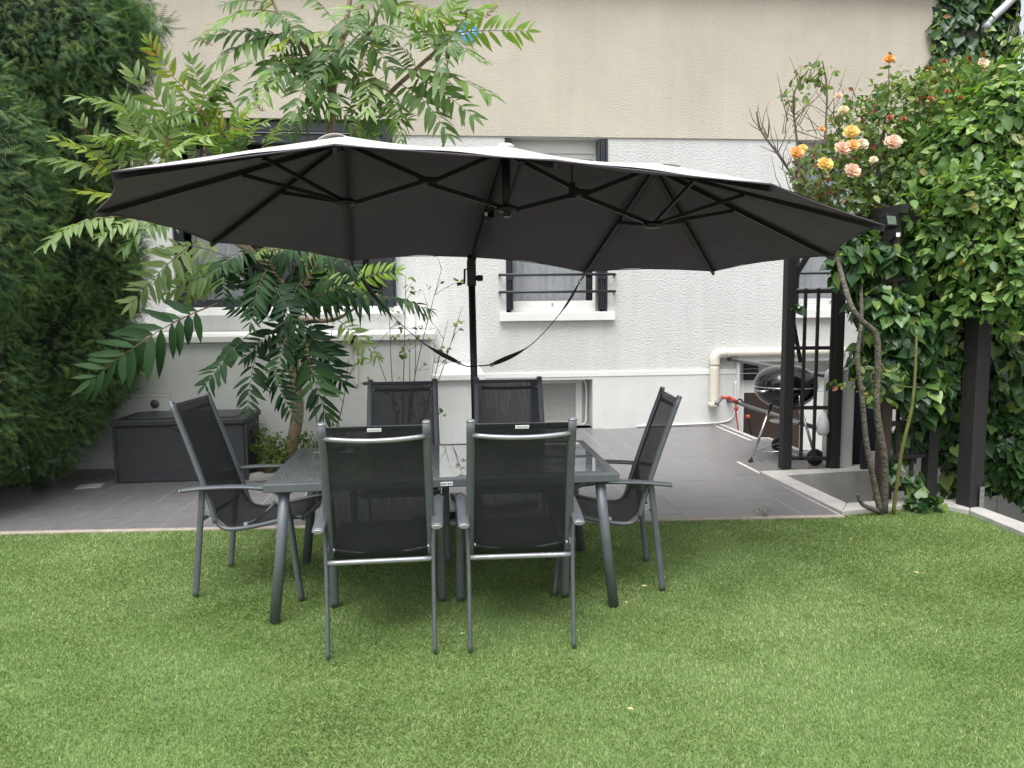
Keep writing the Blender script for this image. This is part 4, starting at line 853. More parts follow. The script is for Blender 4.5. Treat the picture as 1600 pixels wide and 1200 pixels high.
# floodlight on the trellis post
fq = at(1394, 345, 5.36)
fl = thing('floodlight', fq, 'black halogen floodlight with motion sensor on top of the trellis post', 'floodlight')
m_ = MB(); m_.box(fq+Vector((0,0.03,0)),(0.125,0.07,0.105), rz=rad(18), rx=rad(-12)); hb = m_.build('housing', 'black_metal', fl, bevel=0.008)
m_ = MB(); m_.box(fq+Vector((0.015,0.10,0.01)),(0.085,0.08,0.07), rz=rad(18)); m_.build('cooling_body', 'black_metal', hb, bevel=0.01)
m_ = MB(); m_.box(fq+Vector((-0.008,-0.008,0.003)),(0.085,0.006,0.066), rz=rad(18), rx=rad(-12)); m_.build('reflector', 'label_white', hb)
m_ = MB(); m_.box(fq+Vector((-0.010,-0.014,0.003)),(0.095,0.003,0.076), rz=rad(18), rx=rad(-12)); m_.build('lamp_glass', 'lamp_glass', hb)
m_ = MB(); m_.box(fq+Vector((0.06,0.07,-0.085)),(0.05,0.06,0.10)); m_.build('bracket', 'black_metal', fl, bevel=0.004)
m_ = MB(); m_.box(fq+Vector((0.045,-0.0,-0.105)),(0.055,0.05,0.045)); sn = m_.build('sensor', 'black_metal', fl, bevel=0.008)
m_ = MB(); m_.box(fq+Vector((0.035,-0.028,-0.108)),(0.032,0.008,0.032)); m_.build('sensor_lens', 'label_white', sn, bevel=0.004)
# fallen leaves on the lawn
for i,(x,y) in enumerate(((722,990),(978,941),(1007,916),(1383,945),(1330,842),(1432,895),(150,853),(985,1108))):
    p = ground(x,y,0.026); a = i*1.7; m_ = MB(); s_ = 0.012+0.004*(i%3)
    m_.add([p+Vector((math.cos(a)*s_*u-math.sin(a)*s_*v, math.sin(a)*s_*u+math.cos(a)*s_*v, w_*s_)) for u,v,w_ in ((-1,0,0),(0,0.45,0.25),(1,0,0.1),(0,-0.45,0.3),(0,0,0.0))], [(0,3,4),(3,2,4),(2,1,4),(1,0,4)])
    tag(m_.build('fallen_leaf', 'drygrass', solid=0.001), 'tiny dry yellowish leaf lying on the lawn', 'leaf', 'fallen leaves scattered on the lawn')
# ---------------------------------------------------------------- yew hedge on the left
def shell_leaves(name, blobs, n, size, mtl, parent, shape, front=(0,-1,0.2), droop=0.35, shell=0.25, jitter=0.8, outward=0.5, kind=None, size_var=0.4, cut=None):
    Ps, Ns = [], []
    vol = np.array([ (r[0]*r[1]*r[2])**(2/3) for c,r in blobs]); vol = vol/vol.sum()
    for (c,r), q in zip(blobs, vol):
        p, d = ellipsoid_points(int(n*q), c, r, front, shell); Ps.append(p); Ns.append(d)
    P = np.concatenate(Ps); N_ = np.concatenate(Ns)
    if cut is not None: k = cut(P); P, N_ = P[k], N_[k]
    keep = np.ones(len(P), bool)
    for c, r in blobs:                                        # drop leaves buried deep in a neighbouring lobe
        keep &= (((P-np.array(c))/np.array(r))**2).sum(-1) > 0.42
    P, N_ = P[keep], N_[keep]; m = len(P)
    AX = rng.normal(size=(m,3))*jitter + N_*outward + np.array([0,0,-droop]); NR = N_*1.2 + rng.normal(size=(m,3))*0.40 + np.array([0,0,0.35])
    S = size*(1-size_var+2*size_var*rng.random(m))
    V, Fa, r = leaf_cloud(P, AX, NR, S, *shape)
    me = np_mesh(name, V-np.array(ORG[parent.name]), Fa, r); o = link(name, me, mtl, parent)
    if kind: o['kind'] = kind
    return o, P, N_
def leaf_parts(name, blobs, n, size, mtl, parent, shape, front=(0,-1,0.2), droop=0.5, jitter=0.5, poly=None, size_var=0.35):
    "single leaves one can pick out, each an object sharing one of a few meshes"
    meshes = []
    for k in range(4):
        tv = np.array(shape[0], float); tv[:,2] += 0.10*np.sin(tv[:,0]*3+k)*(0.5-rng.random()); tv[:,1] *= 0.9+0.2*rng.random()
        me = np_mesh(name, tv, np.array(shape[1]), np.full(len(tv), k*0.23)); me.materials.append(M[mtl]); meshes.append(me)
    vol = np.array([r[0]*r[2] for c,r in blobs]); vol = vol/vol.sum(); cnt = 0
    for (c,r), q in zip(blobs, vol):
        P, N_ = ellipsoid_points(int(n*q)+1, c, np.array(r)*1.03, front, 0.10)
        for p, d in zip(P, N_):
            if any((((p-np.array(c2))/np.array(r2))**2).sum() < 0.8 for c2, r2 in blobs): continue
            ax = d*0.25 + rng.normal(size=3)*jitter + np.array([0,0,-droop]); nr = d + rng.normal(size=3)*0.35 + np.array([0,0,0.5])
            a_, s_, n_ = frames(ax[None], nr[None]); s = size*(1-size_var+2*size_var*rng.random())
            o = link(name, meshes[cnt%4], None, parent); m4 = Matrix(np.stack([a_[0]*s, s_[0]*s, n_[0]*s], 1).tolist()).to_4x4(); m4.translation = Vector(p)-ORG[parent.name]
            o.matrix_local = m4; cnt += 1
            if cnt >= n: return
IVY, OVAL, YEW = (IVY_V,IVY_F), (OVAL_V,OVAL_F), (YEW_V,YEW_F)
yh = thing('yew_hedge', (-4.6,7.2,0), 'tall dark green yew hedge filling the left edge', 'hedge')
HB = []
for (x,y,Y,rx,ry,rz) in ((-60,60,7.3,1.55,1.1,1.0),(100,40,7.7,0.80,0.8,1.0),(0,230,7.4,1.15,1.0,0.9),(135,210,7.8,0.55,0.6,0.8),(-5,400,7.4,1.22,1.0,0.9),(120,390,7.75,0.62,0.6,0.75),(0,560,7.3,1.12,0.95,0.85),(115,540,7.55,0.58,0.6,0.70),(20,650,7.1,0.70,0.75,0.62),(85,630,7.15,0.38,0.55,0.42),(-20,640,6.8,0.62,0.7,0.55),(185,430,7.8,0.24,0.4,0.6),(170,560,7.3,0.25,0.4,0.35),(-140,300,6.2,1.0,1.0,1.4),(-150,600,6.2,0.9,0.9,1.0)):
    c = at(x,y,Y); HB.append(((c.x,c.y,c.z),(rx,ry,rz)))
cut_low = lambda P: P[:,2] > 0.12
shell_leaves('crown', HB, 74000, 0.105, 'yew', yh, YEW, (0.35,-1,0.1), droop=0.28, shell=0.30, jitter=0.55, outward=0.85, cut=cut_low)
core_blob('hedge_filler', HB, yh, 'filler_dark', 0.80)
m_ = MB()
for x,y in ((-4.3,7.3),(-4.9,7.0),(-3.9,7.4)): m_.tube([(x,y,0),(x+0.1,y,1.2),(x,y,2.6)],[0.07,0.06,0.04],8)
m_.build('trunk', 'bark_grey', yh)
# stray yew branch reaching over the beige wall
BB = [((c.x,c.y,c.z),r) for c,r in ((at(205,55,7.3),(0.16,0.2,0.13)),(at(240,38,7.3),(0.12,0.15,0.045)),(at(215,85,7.3),(0.10,0.2,0.12)),(at(190,25,7.3),(0.14,0.2,0.12)))]
shell_leaves('branch', BB, 1500, 0.13, 'yew', yh, YEW, None, droop=0.1, shell=0.7, jitter=0.3, outward=0.9)

# ---------------------------------------------------------------- tree of heaven with pinnate leaves
def frond_mesh(k, pairs, droop, lw=0.30, ll=0.235, spread=64, tipred=False, round_=False):
    "unit-long compound leaf along +x: stalk plus paired lance-shaped leaflets and a terminal one"
    r_ = random.Random(k); m_ = MB(); rn = []
    av = r_.uniform(0.05,0.17); arch = lambda t: av*math.sin(math.pi*t)
    m_.tube([(t, 0.02*math.sin(3*t+k), arch(t)) for t in np.linspace(-0.08,0.96,9)], [0.0075-0.0055*i/8 for i in range(9)], 5, cap=False); nst = len(m_.f)
    def leaflet(o, ang, L, W, dr, tw):
        d = Vector((math.cos(ang), math.sin(ang), 0)); sd = Vector((-d.y, d.x, 0)); up = Vector((0,0,1)); sd = (sd*math.cos(tw)+up*math.sin(tw)); 
        vs = []
        for t, w in ((0,0.10),(0.22,0.9),(0.5,1.0),(0.78,0.62),(1.0,0.0)):
            c = o + d*(L*t) + up*(-dr*L*t*t)
            if w == 0: vs.append(c)
            else: vs += [c+sd*(W*w)+up*(0.22*W*w), c, c-sd*(W*w)+up*(0.22*W*w)]
        m_.add(vs, [(0,1,4,3),(1,2,5,4),(3,4,7,6),(4,5,8,7),(6,7,10,9),(7,8,11,10),(9,10,12),(10,11,12)], True)
    for i in range(pairs):
        t = 0.10+0.84*i/(pairs-1)+r_.uniform(-0.012,0.012); L = ll*(0.72+0.5*math.sin(math.pi*min(1,t*0.9+0.12)))*r_.uniform(0.88,1.1); W = L*lw*0.5
        if round_ and t < 0.5: L *= 0.62; W = L*0.33
        for s in (1,-1):
            if r_.random() < 0.04: continue
            leaflet(Vector((t+s*0.008, 0.02*math.sin(3*t+k), arch(t))), s*rad(spread-26*t+r_.uniform(-13,13)), L*r_.uniform(0.82,1.1), W*r_.uniform(0.85,1.15), droop*r_.uniform(0.2,1.7), s*r_.uniform(-0.55,0.35))
    leaflet(Vector((0.95, 0.02*math.sin(3+k), arch(0.95))), rad(r_.uniform(-8,8)), ll*0.75, ll*0.75*lw*0.5, droop*0.6, 0)
    me = bpy.data.meshes.new('compound_leaf'); me.from_pydata([tuple(v) for v in m_.v], [], m_.f); me.polygons.foreach_set('use_smooth', [True]*len(m_.f))
    return me, nst
def frond_set(mtl, seeds, **kw):
    out = []
    for k in seeds:
        me, nst = frond_mesh(k, random.Random(k).choice((10,11,12,13)), kw.get('droop',0.35), kw.get('lw',0.235), kw.get('ll',0.255), kw.get('spread',66), round_=kw.get('round_',False))
        me.materials.append(M[mtl]); me.materials.append(M['rachis']); me.polygons.foreach_set('material_index', [1]*nst+[0]*(len(me.polygons)-nst))
        nl = (len(me.vertices)-45)//13; rv = np.concatenate([np.zeros(45), np.repeat(np.random.default_rng(k).random(nl)*0.3, 13)])
        a = me.attributes.new('rnd','FLOAT','POINT'); a.data.foreach_set('value', rv.astype(np.float32)); out.append(me)
    return out
FR = {'k': frond_set('ail_shaded', (21,22,23,24)), 'ko': frond_set('ail_shaded', (25,), round_=True), 'kd': frond_set('ail_shaded', (26,27), droop=0.9, ll=0.20), 'g': frond_set('ail', (1,2,3,4,5)), 'y': frond_set('ail_young', (6,7,8)), 'p': frond_set('ail_pale', (9,10,11)), 'r': frond_set('ail_red', (12,13), ll=0.17), 'd': frond_set('ail', (14,15,16), droop=0.9, ll=0.20), 'o': frond_set('ail', (17,18), round_=True)}
fcount = [0]
def frond(tree, base, tip, kind, face=(0,-0.75,0.65)):
    base, tip = Vector(base), Vector(tip); L = (tip-base).length; ax = np.array([(tip-base)[:]]); nr = np.array([face]) + rng.normal(size=(1,3))*0.16
    a_, s_, n_ = frames(ax, nr); L = min(L, 1.25); wd = L if kind == 'r' else min(max(L, 0.55), 1.0)                  # short looking leaves are not scaled below leaf size across
    o = link('compound_leaf', FR[kind][fcount[0]%len(FR[kind])], None, tree); fcount[0] += 1
    m4 = Matrix(np.stack([a_[0]*L, s_[0]*wd, n_[0]*wd], 1).tolist()).to_4x4(); m4.translation = base-ORG[tree.name]; o.matrix_local = m4
T1 = thing('tree_of_heaven', (-1.57,7.62,0), 'slender tree with long pinnate leaves rising behind the parasol', 'tree')
trunk = [Vector((-1.60,7.62,0.0)), at(455,700,7.60), at(465,640,7.56), at(457,560,7.52), at(452,520,7.5), at(468,470,7.45), at(490,400,7.4), at(505,300,7.35), at(513,230,7.3), at(517,190,7.3), at(522,130,7.3), at(535,60,7.3), at(548,-10,7.3), at(555,-80,7.3)]
m_ = MB(); tp = catmull(trunk,5); k = len(tp); m_.tube(tp, [0.068-0.048*i/(k-1) for i in range(k)], 12); m_.build('trunk', 'bark_smooth', T1)
LIMBS = [[at(505,300,7.35), at(545,222,7.25), at(605,150,7.2), at(650,108,7.1), at(690,72,7.0), at(714,47,7.0), at(722,30,7.0)],
         [at(520,150,7.3), at(480,80,7.2), at(450,45,7.1), at(430,10,7.1), at(415,-40,7.1)],
         [at(535,60,7.3), at(565,10,7.2), at(590,-40,7.2)],
         [at(528,100,7.3), at(570,60,7.2), at(590,20,7.1), at(612,-20,7.1)],
         [at(468,470,7.45), at(400,400,7.2), at(350,330,7.1), at(320,240,7.0), at(330,170,7.0)],
         [at(400,400,7.2), at(300,330,7.0), at(240,280,6.9), at(205,230,6.9)],
         [at(462,500,7.45), at(520,500,7.2), at(560,478,7.0)]]
for L_ in LIMBS:
    m_ = MB(); tp = catmull(L_,4); k = len(tp); m_.tube(tp, [0.030-0.021*i/(k-1) for i in range(k)], 8); m_.build('limb', 'bark_smooth', T1)
up = (0,-0.55,0.85); hang = (0,-1,0.15)
FL = [ # base px, tip px, depth at base, depth at tip, kind, facing
 ((445,22),(325,52),7.1,6.9,'y',up),((545,30),(547,92),7.0,6.5,'g',hang),((455,50),(322,112),7.1,6.9,'g',up),((440,58),(310,62),7.1,7.0,'g',up),
 ((712,47),(778,8),7.0,6.8,'y',up),((714,54),(830,46),7.0,6.9,'y',hang),((668,92),(760,100),7.1,6.7,'g',up),((618,108),(772,152),7.1,6.7,'g',up),((650,116),(741,186),7.1,6.7,'g',hang),
 ((630,132),(700,216),7.1,6.8,'g',hang),((606,142),(630,224),7.1,6.8,'d',hang),((588,122),(572,178),7.1,6.6,'p',hang),((526,102),(516,176),7.2,6.7,'g',hang),((503,86),(457,182),7.2,6.7,'g',hang),
 ((435,100),(412,160),7.0,6.6,'y',up),((596,18),(655,40),7.1,6.8,'g',up),((520,30),(440,-10),7.2,7.1,'g',up),((560,10),(640,-20),7.2,7.0,'y',up),((690,74),(720,-5),7.0,6.9,'y',up),((680,78),(640,20),7.0,6.9,'y',hang),
 ((470,70),(380,50),7.2,7.0,'g',up),((480,84),(385,160),7.2,6.9,'g',up),((490,95),(430,130),7.2,6.7,'g',hang),((540,70),(500,120),7.2,6.7,'g',hang),((556,60),(610,110),7.2,6.7,'g',hang),((565,15),(520,60),7.2,6.7,'p',hang),
 ((595,10),(690,30),7.1,6.8,'y',up),((700,60),(640,70),7.0,6.7,'g',up),((714,47),(690,110),7.0,6.6,'g',hang),((575,55),(620,60),7.1,6.5,'g',up),((545,110),(600,170),7.2,6.8,'g',hang),((515,150),(455,215),7.2,6.9,'d',hang),((520,140),(560,210),7.2,6.9,'d',hang),
 ((430,15),(380,-20),7.1,7.0,'y',up),((430,20),(470,60),7.1,6.7,'g',hang),((420,5),(345,10),7.1,7.0,'g',up),((612,-10),(560,40),7.1,6.7,'g',hang),((612,-10),(680,-10),7.1,6.9,'y',up),((650,108),(600,60),7.1,7.0,'g',up),((560,200),(640,190),7.2,6.9,'g',hang),((550,215),(590,215),7.25,6.9,'g',hang),
 # left, bright shoots beside the yew
 ((178,278),(42,250),6.55,6.25,'p',up),((180,280),(85,218),6.55,6.25,'y',up),((190,265),(122,188),6.65,6.45,'p',hang),((225,190),(113,152),6.65,6.35,'p',up),((300,150),(232,62),6.75,6.55,'y',hang),((315,235),(205,112),6.75,6.45,'p',hang),((335,235),(305,160),6.75,6.55,'y',hang),
 ((235,260),(185,150),6.65,6.45,'p',hang),((260,250),(270,165),6.65,6.45,'p',hang),((330,172),(300,90),6.75,6.55,'p',hang),((330,172),(390,100),6.75,6.55,'g',up),((325,200),(250,130),6.75,6.55,'p',up),((290,260),(215,215),6.65,6.25,'p',up),((350,230),(400,165),6.75,6.45,'p',hang),((375,240),(420,190),6.75,6.55,'p',up),((320,240),(375,180),6.75,6.35,'y',hang),((300,200),(360,130),6.75,6.55,'g',up),((245,270),(330,215),6.65,6.35,'p',up),((230,240),(170,220),6.65,6.35,'y',up),((270,230),(205,165),6.70,6.55,'p',hang),((380,250),(340,190),6.75,6.45,'g',hang),((410,240),(450,190),6.85,6.65,'p',up),((280,250),(150,215),6.65,6.35,'p',up),((360,250),(290,210),6.65,6.25,'p',up),((330,175),(260,190),6.75,6.45,'g',up),
 ((190,338),(68,388),6.35,5.95,'p',up),((235,330),(120,300),6.55,6.25,'y',up),((250,345),(155,370),6.55,6.15,'p',up),((280,340),(190,390),6.55,6.25,'g',up),
 # under the parasol; the k kinds carry its shade in their leaf colour
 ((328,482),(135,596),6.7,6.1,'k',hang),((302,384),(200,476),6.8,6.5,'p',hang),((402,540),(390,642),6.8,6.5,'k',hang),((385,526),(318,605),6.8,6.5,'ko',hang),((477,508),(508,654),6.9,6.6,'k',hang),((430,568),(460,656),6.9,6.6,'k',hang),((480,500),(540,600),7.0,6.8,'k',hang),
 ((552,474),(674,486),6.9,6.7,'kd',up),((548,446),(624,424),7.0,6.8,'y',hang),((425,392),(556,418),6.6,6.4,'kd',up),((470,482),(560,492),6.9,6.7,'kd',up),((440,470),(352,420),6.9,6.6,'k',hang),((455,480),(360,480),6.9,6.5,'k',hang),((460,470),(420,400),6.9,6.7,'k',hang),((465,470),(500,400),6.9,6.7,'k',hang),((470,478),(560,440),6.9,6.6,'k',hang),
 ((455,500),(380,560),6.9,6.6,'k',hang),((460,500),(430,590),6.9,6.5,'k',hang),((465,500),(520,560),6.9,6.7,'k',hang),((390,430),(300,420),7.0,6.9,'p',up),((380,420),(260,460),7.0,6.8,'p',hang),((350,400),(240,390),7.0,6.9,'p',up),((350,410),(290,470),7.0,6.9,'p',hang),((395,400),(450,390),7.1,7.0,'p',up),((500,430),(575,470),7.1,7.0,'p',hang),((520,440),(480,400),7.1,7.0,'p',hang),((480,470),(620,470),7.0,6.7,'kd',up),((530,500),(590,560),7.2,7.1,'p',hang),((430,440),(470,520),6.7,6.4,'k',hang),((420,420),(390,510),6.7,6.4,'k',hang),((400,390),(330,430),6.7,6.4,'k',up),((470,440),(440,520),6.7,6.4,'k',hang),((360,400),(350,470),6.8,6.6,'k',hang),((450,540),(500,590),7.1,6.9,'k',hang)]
rf = random.Random(31)
for i in range(8):                                         # inner leaves of the upper crown
    bx, by = rf.uniform(470,640), rf.uniform(30,135); an = rf.uniform(-0.5,3.64); ln = rf.uniform(55,95)
    FL.append(((bx,by),(bx+math.cos(an)*ln*1.1, by+math.sin(an)*ln*0.9+10),7.25,rf.uniform(6.8,7.2),'ggyg'[i%4],hang if i%2 else up))
for i in range(10):                                         # more shoots low on the left limbs
    bx, by = rf.uniform(240,380), rf.uniform(190,270); an = rf.uniform(3.0,5.6); ln = rf.uniform(60,95)
    FL.append(((bx,by),(bx+math.cos(an)*ln, by+math.sin(an)*ln),6.85,6.6,'pyp'[i%3],up))
RED = [((233,62),(240,80)),((123,190),(140,215)),((83,218),(100,228)),((203,113),(215,120)),((307,163),(325,185)),((312,62),(335,72)),((776,10),(758,28)),((265,215),(255,250)),((395,160),(415,175))]
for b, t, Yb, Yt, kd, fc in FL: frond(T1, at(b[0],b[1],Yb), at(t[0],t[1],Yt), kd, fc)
for b, t in RED: frond(T1, at(t[0],t[1],6.5), at(b[0],b[1],6.45), 'r', hang)

# ---------------------------------------------------------------- small plants by the annex
def twiggy(name, base, tips, label, cat, seed, r0=0.010, leaf=None, nl=60, lsize=0.05, split=4, mtl='twig', tw=1.0):
    t = thing(name, base, label, cat); r_ = random.Random(seed); m_ = MB(); ends = []
    for tip in tips:
        tip = Vector(tip); mid = Vector(base).lerp(tip,0.5)+Vector((r_.uniform(-.06,.06),r_.uniform(-.06,.06),0)); p = catmull([base,mid,tip],6); k = len(p)
        m_.tube(p, [r0*(1-0.7*i/(k-1)) for i in range(k)], 6)
        for _ in range(split):
            i = r_.randrange(k//3,k); d = Vector((r_.uniform(-.22,.22),r_.uniform(-.12,.12),r_.uniform(0.04,.25)))*tw; q = p[i]+d; m_.tube([p[i], p[i].lerp(q,0.5)+Vector((r_.uniform(-.02,.02),0,0.01)), q], [r0*0.4,r0*0.3,r0*0.15], 5)
            ends.append(q); 
            if r_.random() < 0.6: q2 = q+Vector((r_.uniform(-.12,.12),r_.uniform(-.06,.06),r_.uniform(-0.02,.12)))*tw; m_.tube([p[i].lerp(q,0.6),q2],[r0*0.25,r0*0.12],5); ends.append(q2)
    m_.build('stems', mtl, t)
    if leaf:
        P = np.array([(r_.choice(ends)+Vector((r_.uniform(-.05,.05),r_.uniform(-.04,.04),r_.uniform(-.05,.03))))[:] for _ in range(nl)])
        V,Fa,r = leaf_cloud(P, rng.normal(size=(nl,3))+np.array([0,0,-0.2]), rng.normal(size=(nl,3))*0.5+np.array([0,-0.5,0.8]), lsize*(0.7+0.6*rng.random(nl)), *OVAL)
        link('leaves', np_mesh('leaves', V-np.array(ORG[t.name]), Fa, r), leaf, t)
    return t
b = Vector((-0.42,7.55,0.0))
twiggy('rose_shrub', b, [at(608,480,7.5),at(634,430,7.5),at(650,490,7.45),at(690,420,7.5),at(700,500,7.5),at(722,480,7.5),at(585,545,7.5),at(640,540,7.5)], 'bare twiggy rose shrub with few leaves before the annex wall', 'shrub', 3, 0.008, 'rose_leaf', 130, 0.06, 4)
b = at(500,640,7.6); b.z = 0.03
twiggy('young_shoot', b, [at(470,520,7.5),at(520,505,7.5),at(545,560,7.5)], 'thin leaning shoots beside the tree trunk', 'shrub', 5, 0.009, 'ail_young', 40, 0.06, 3)
for px,py,n,h_,sd in ((405,735,9,0.42,1),(432,735,9,0.30,2),(420,742,8,0.22,3),(505,720,6,0.30,4)):
    b = ground(px,py); b.y = min(b.y,7.75); b.z = 0.03
    r_ = random.Random(sd); tips = [b+Vector((r_.uniform(-.16,.16),r_.uniform(-.08,.08),h_*r_.uniform(0.5,1.1))) for _ in range(n)]
    twiggy('weed', b, tips, {1:'tallest leafy green weed against the storage box side',2:'bushy green weed between the storage box and the trunk',3:'low green weed at the foot of the storage box corner',4:'thin green weed just right of the tree trunk'}[sd], 'weed', sd, 0.004, 'weed', 240, 0.042, 4, 'cane_green', 0.45)
for px,py,sd in ((1195,806,1),(1430,800,2)):
    b = ground(px,py); b.z = 0.0; r_ = random.Random(sd+20)
    twiggy('grass_tuft', b, [b+Vector((r_.uniform(-.08,.08),r_.uniform(-.03,.03),r_.uniform(0.03,.08))) for _ in range(6)], {1:'small weed tuft in the joint where tiles meet the lawn',2:'small weed tuft by the kerb under the trellis'}[sd], 'weed', sd+9, 0.002, 'weed', 22, 0.018, 1, 'cane_green', 0.10)

# ---------------------------------------------------------------- climbing rose on the trellis
rb = thing('climbing_rose', (3.36,5.26,0), 'climbing rose with yellow and peach blooms over the trellis', 'rose bush')
RB0 = Vector((3.36,5.26,0.0))
stems = [([RB0, at(1355,700,5.22), at(1347,620,5.22), at(1340,560,5.24), at(1346,500,5.3), at(1345,440,5.4)],0.023,'bark_grey'),
 ([RB0+Vector((0.05,0.03,0)), at(1382,720,5.22), at(1370,640,5.20), at(1372,560,5.19), at(1368,522,5.19), at(1345,500,5.18), at(1330,478,5.2), at(1318,440,5.3), at(1310,405,5.45), at(1306,360,5.8), at(1290,290,6.0)],0.027,'bark_grey'),
 ([RB0+Vector((0.09,-0.02,0)), at(1408,710,5.17), at(1424,640,5.14), at(1430,580,5.14), at(1432,515,5.16)],0.015,'cane_green'),
 ([RB0+Vector((-0.02,0,0.02)), at(1348,788,5.22), at(1340,772,5.2)],0.021,'bark_grey'),
 ([at(1371,560,5.35), at(1395,470,5.6), at(1400,380,5.8), at(1390,300,5.9), at(1380,200,6.0)],0.018,'bark_grey'),
 ([at(1306,360,5.8), at(1250,290,5.9), at(1215,240,5.9), at(1190,205,5.9), at(1182,175,5.9)],0.012,'twig'),
 ([at(1250,290,5.9), at(1245,220,5.9), at(1240,150,5.9), at(1262,110,5.9)],0.011,'twig'),
 ([at(1285,280,5.9), at(1290,200,5.9), at(1292,140,5.9), at(1285,95,5.9)],0.010,'twig'),
 ([at(1380,200,6.0), at(1388,150,5.9), at(1389,95,5.85)],0.006,'twig'),([at(1372,560,5.35), at(1400,600,5.25), at(1440,605,5.2)],0.006,'cane_green')]
for pts, r0, mt in stems:
    m_ = MB(); p = catmull(pts,6); k = len(p); m_.tube(p, [r0*(1-0.45*i/(k-1)) for i in range(k)], 9); st = m_.build('stem', mt, rb)
    if mt == 'cane_green' and r0 > 0.01:
        m2 = MB(); r_ = random.Random(4)
        for i in range(1,k-1):
            a = r_.random()*6.28; d = Vector((math.cos(a),math.sin(a)*0.6,-0.1)); m2.tube([p[i]+d*0.010, p[i]+d*0.030],[0.005,0.0008],5)
        m2.build('thorn', 'twig', st)
r_ = random.Random(12); m_ = MB(); ends = []
for _ in range(170):
    b = at(r_.uniform(1220,1450), r_.uniform(170,340), r_.uniform(5.6,6.3)); d = Vector((r_.uniform(-.25,.25),r_.uniform(-.2,.2),r_.uniform(0.02,.38))); m_.tube([b, b+d*0.5+Vector((r_.uniform(-.04,.04),0,0)), b+d], [0.0042,0.003,0.0015], 5); ends.append(b+d)
for x0,y0 in ((1190,205),(1215,240),(1240,180),(1250,140),(1290,150),(1200,215),(1230,260),(1260,130)):
    for _ in range(5):
        b = at(x0,y0,5.9); d = Vector((r_.uniform(-.14,.14),r_.uniform(-.08,.08),r_.uniform(0.05,.26))); m_.tube([b, b+d*0.5+Vector((r_.uniform(-.03,.03),0,0)), b+d], [0.0040,0.003,0.0015], 5)
m_.build('twigs', 'twig', rb)
def blobs_px(L): return [((c.x,c.y,c.z),r) for c,r in ((at(x,y,Y),r) for x,y,Y,r in L)]
RBL = blobs_px([(1290,270,5.9,(0.26,0.30,0.24)),(1350,220,5.95,(0.30,0.34,0.34)),(1410,190,6.0,(0.32,0.36,0.36)),(1470,170,6.1,(0.34,0.36,0.34)),(1330,310,5.85,(0.30,0.3,0.18)),(1400,280,5.9,(0.34,0.35,0.30)),(1270,330,5.9,(0.14,0.2,0.12)),(1500,130,6.2,(0.26,0.3,0.2))])
shell_leaves('foliage', RBL, 8200, 0.062, 'rose_leaf', rb, OVAL, None, droop=0.15, shell=0.85, jitter=0.9, kind='stuff')
SPR = blobs_px([(1265,115,5.9,(0.13,0.12,0.10)),(1290,125,5.9,(0.10,0.1,0.10)),(1240,150,5.9,(0.12,0.1,0.07)),(1389,115,5.9,(0.07,0.07,0.10)),(1355,150,5.95,(0.16,0.12,0.10)),(1430,125,6.0,(0.16,0.14,0.08)),(1250,290,5.9,(0.08,0.1,0.1)),(1465,60,6.4,(0.04,0.05,0.30)),(1310,600,5.4,(0.05,0.05,0.06)),(1375,620,5.25,(0.14,0.1,0.10)),(1350,600,5.3,(0.10,0.08,0.08)),(1390,590,5.25,(0.16,0.1,0.12))])
shell_leaves('sprigs', SPR, 620, 0.062, 'rose_leaf', rb, OVAL, None, droop=0.15, shell=0.95, jitter=0.9, kind='stuff')
def rose(c, size, mt):
    r_ = random.Random(int(c.x*1000)); m_ = MB(); rn = []
    for lay,(n,tilt,rr) in enumerate(((5,20,0.35),(6,42,0.62),(7,66,0.92),(6,88,1.0))):
        for i in range(n):
            a = 2*math.pi*(i+0.37*lay)/n+r_.uniform(-.15,.15); t = rad(tilt+r_.uniform(-9,9)); d = Vector((math.cos(a)*math.sin(t), math.sin(a)*math.sin(t), math.cos(t))); sd = Vector((-math.sin(a),math.cos(a),0)); o = d*0.08
            L = rr*size*0.6; W = L*0.55; nn = sd.cross(d)
            m_.add([c+o*size, c+o*size+d*L*0.5+sd*W-nn*W*0.3, c+o*size+d*L+sd*W*0.6, c+o*size+d*L*1.05-nn*L*0.2, c+o*size+d*L-sd*W*0.6, c+o*size+d*L*0.5-sd*W-nn*W*0.3, c+o*size+d*L*0.55+nn*W*0.15], [(0,1,6),(1,2,6),(2,3,6),(3,4,6),(4,5,6),(5,0,6)], True)
    q = Vector((r_.uniform(-.3,.1), -0.75, 0.55)).normalized().to_track_quat('Z','Y')        # bloom turned to the light
    m_.v = [tuple(c + q @ (Vector(v)-c)) for v in m_.v]
    me = m_.build('bloom', mt, rb); return me
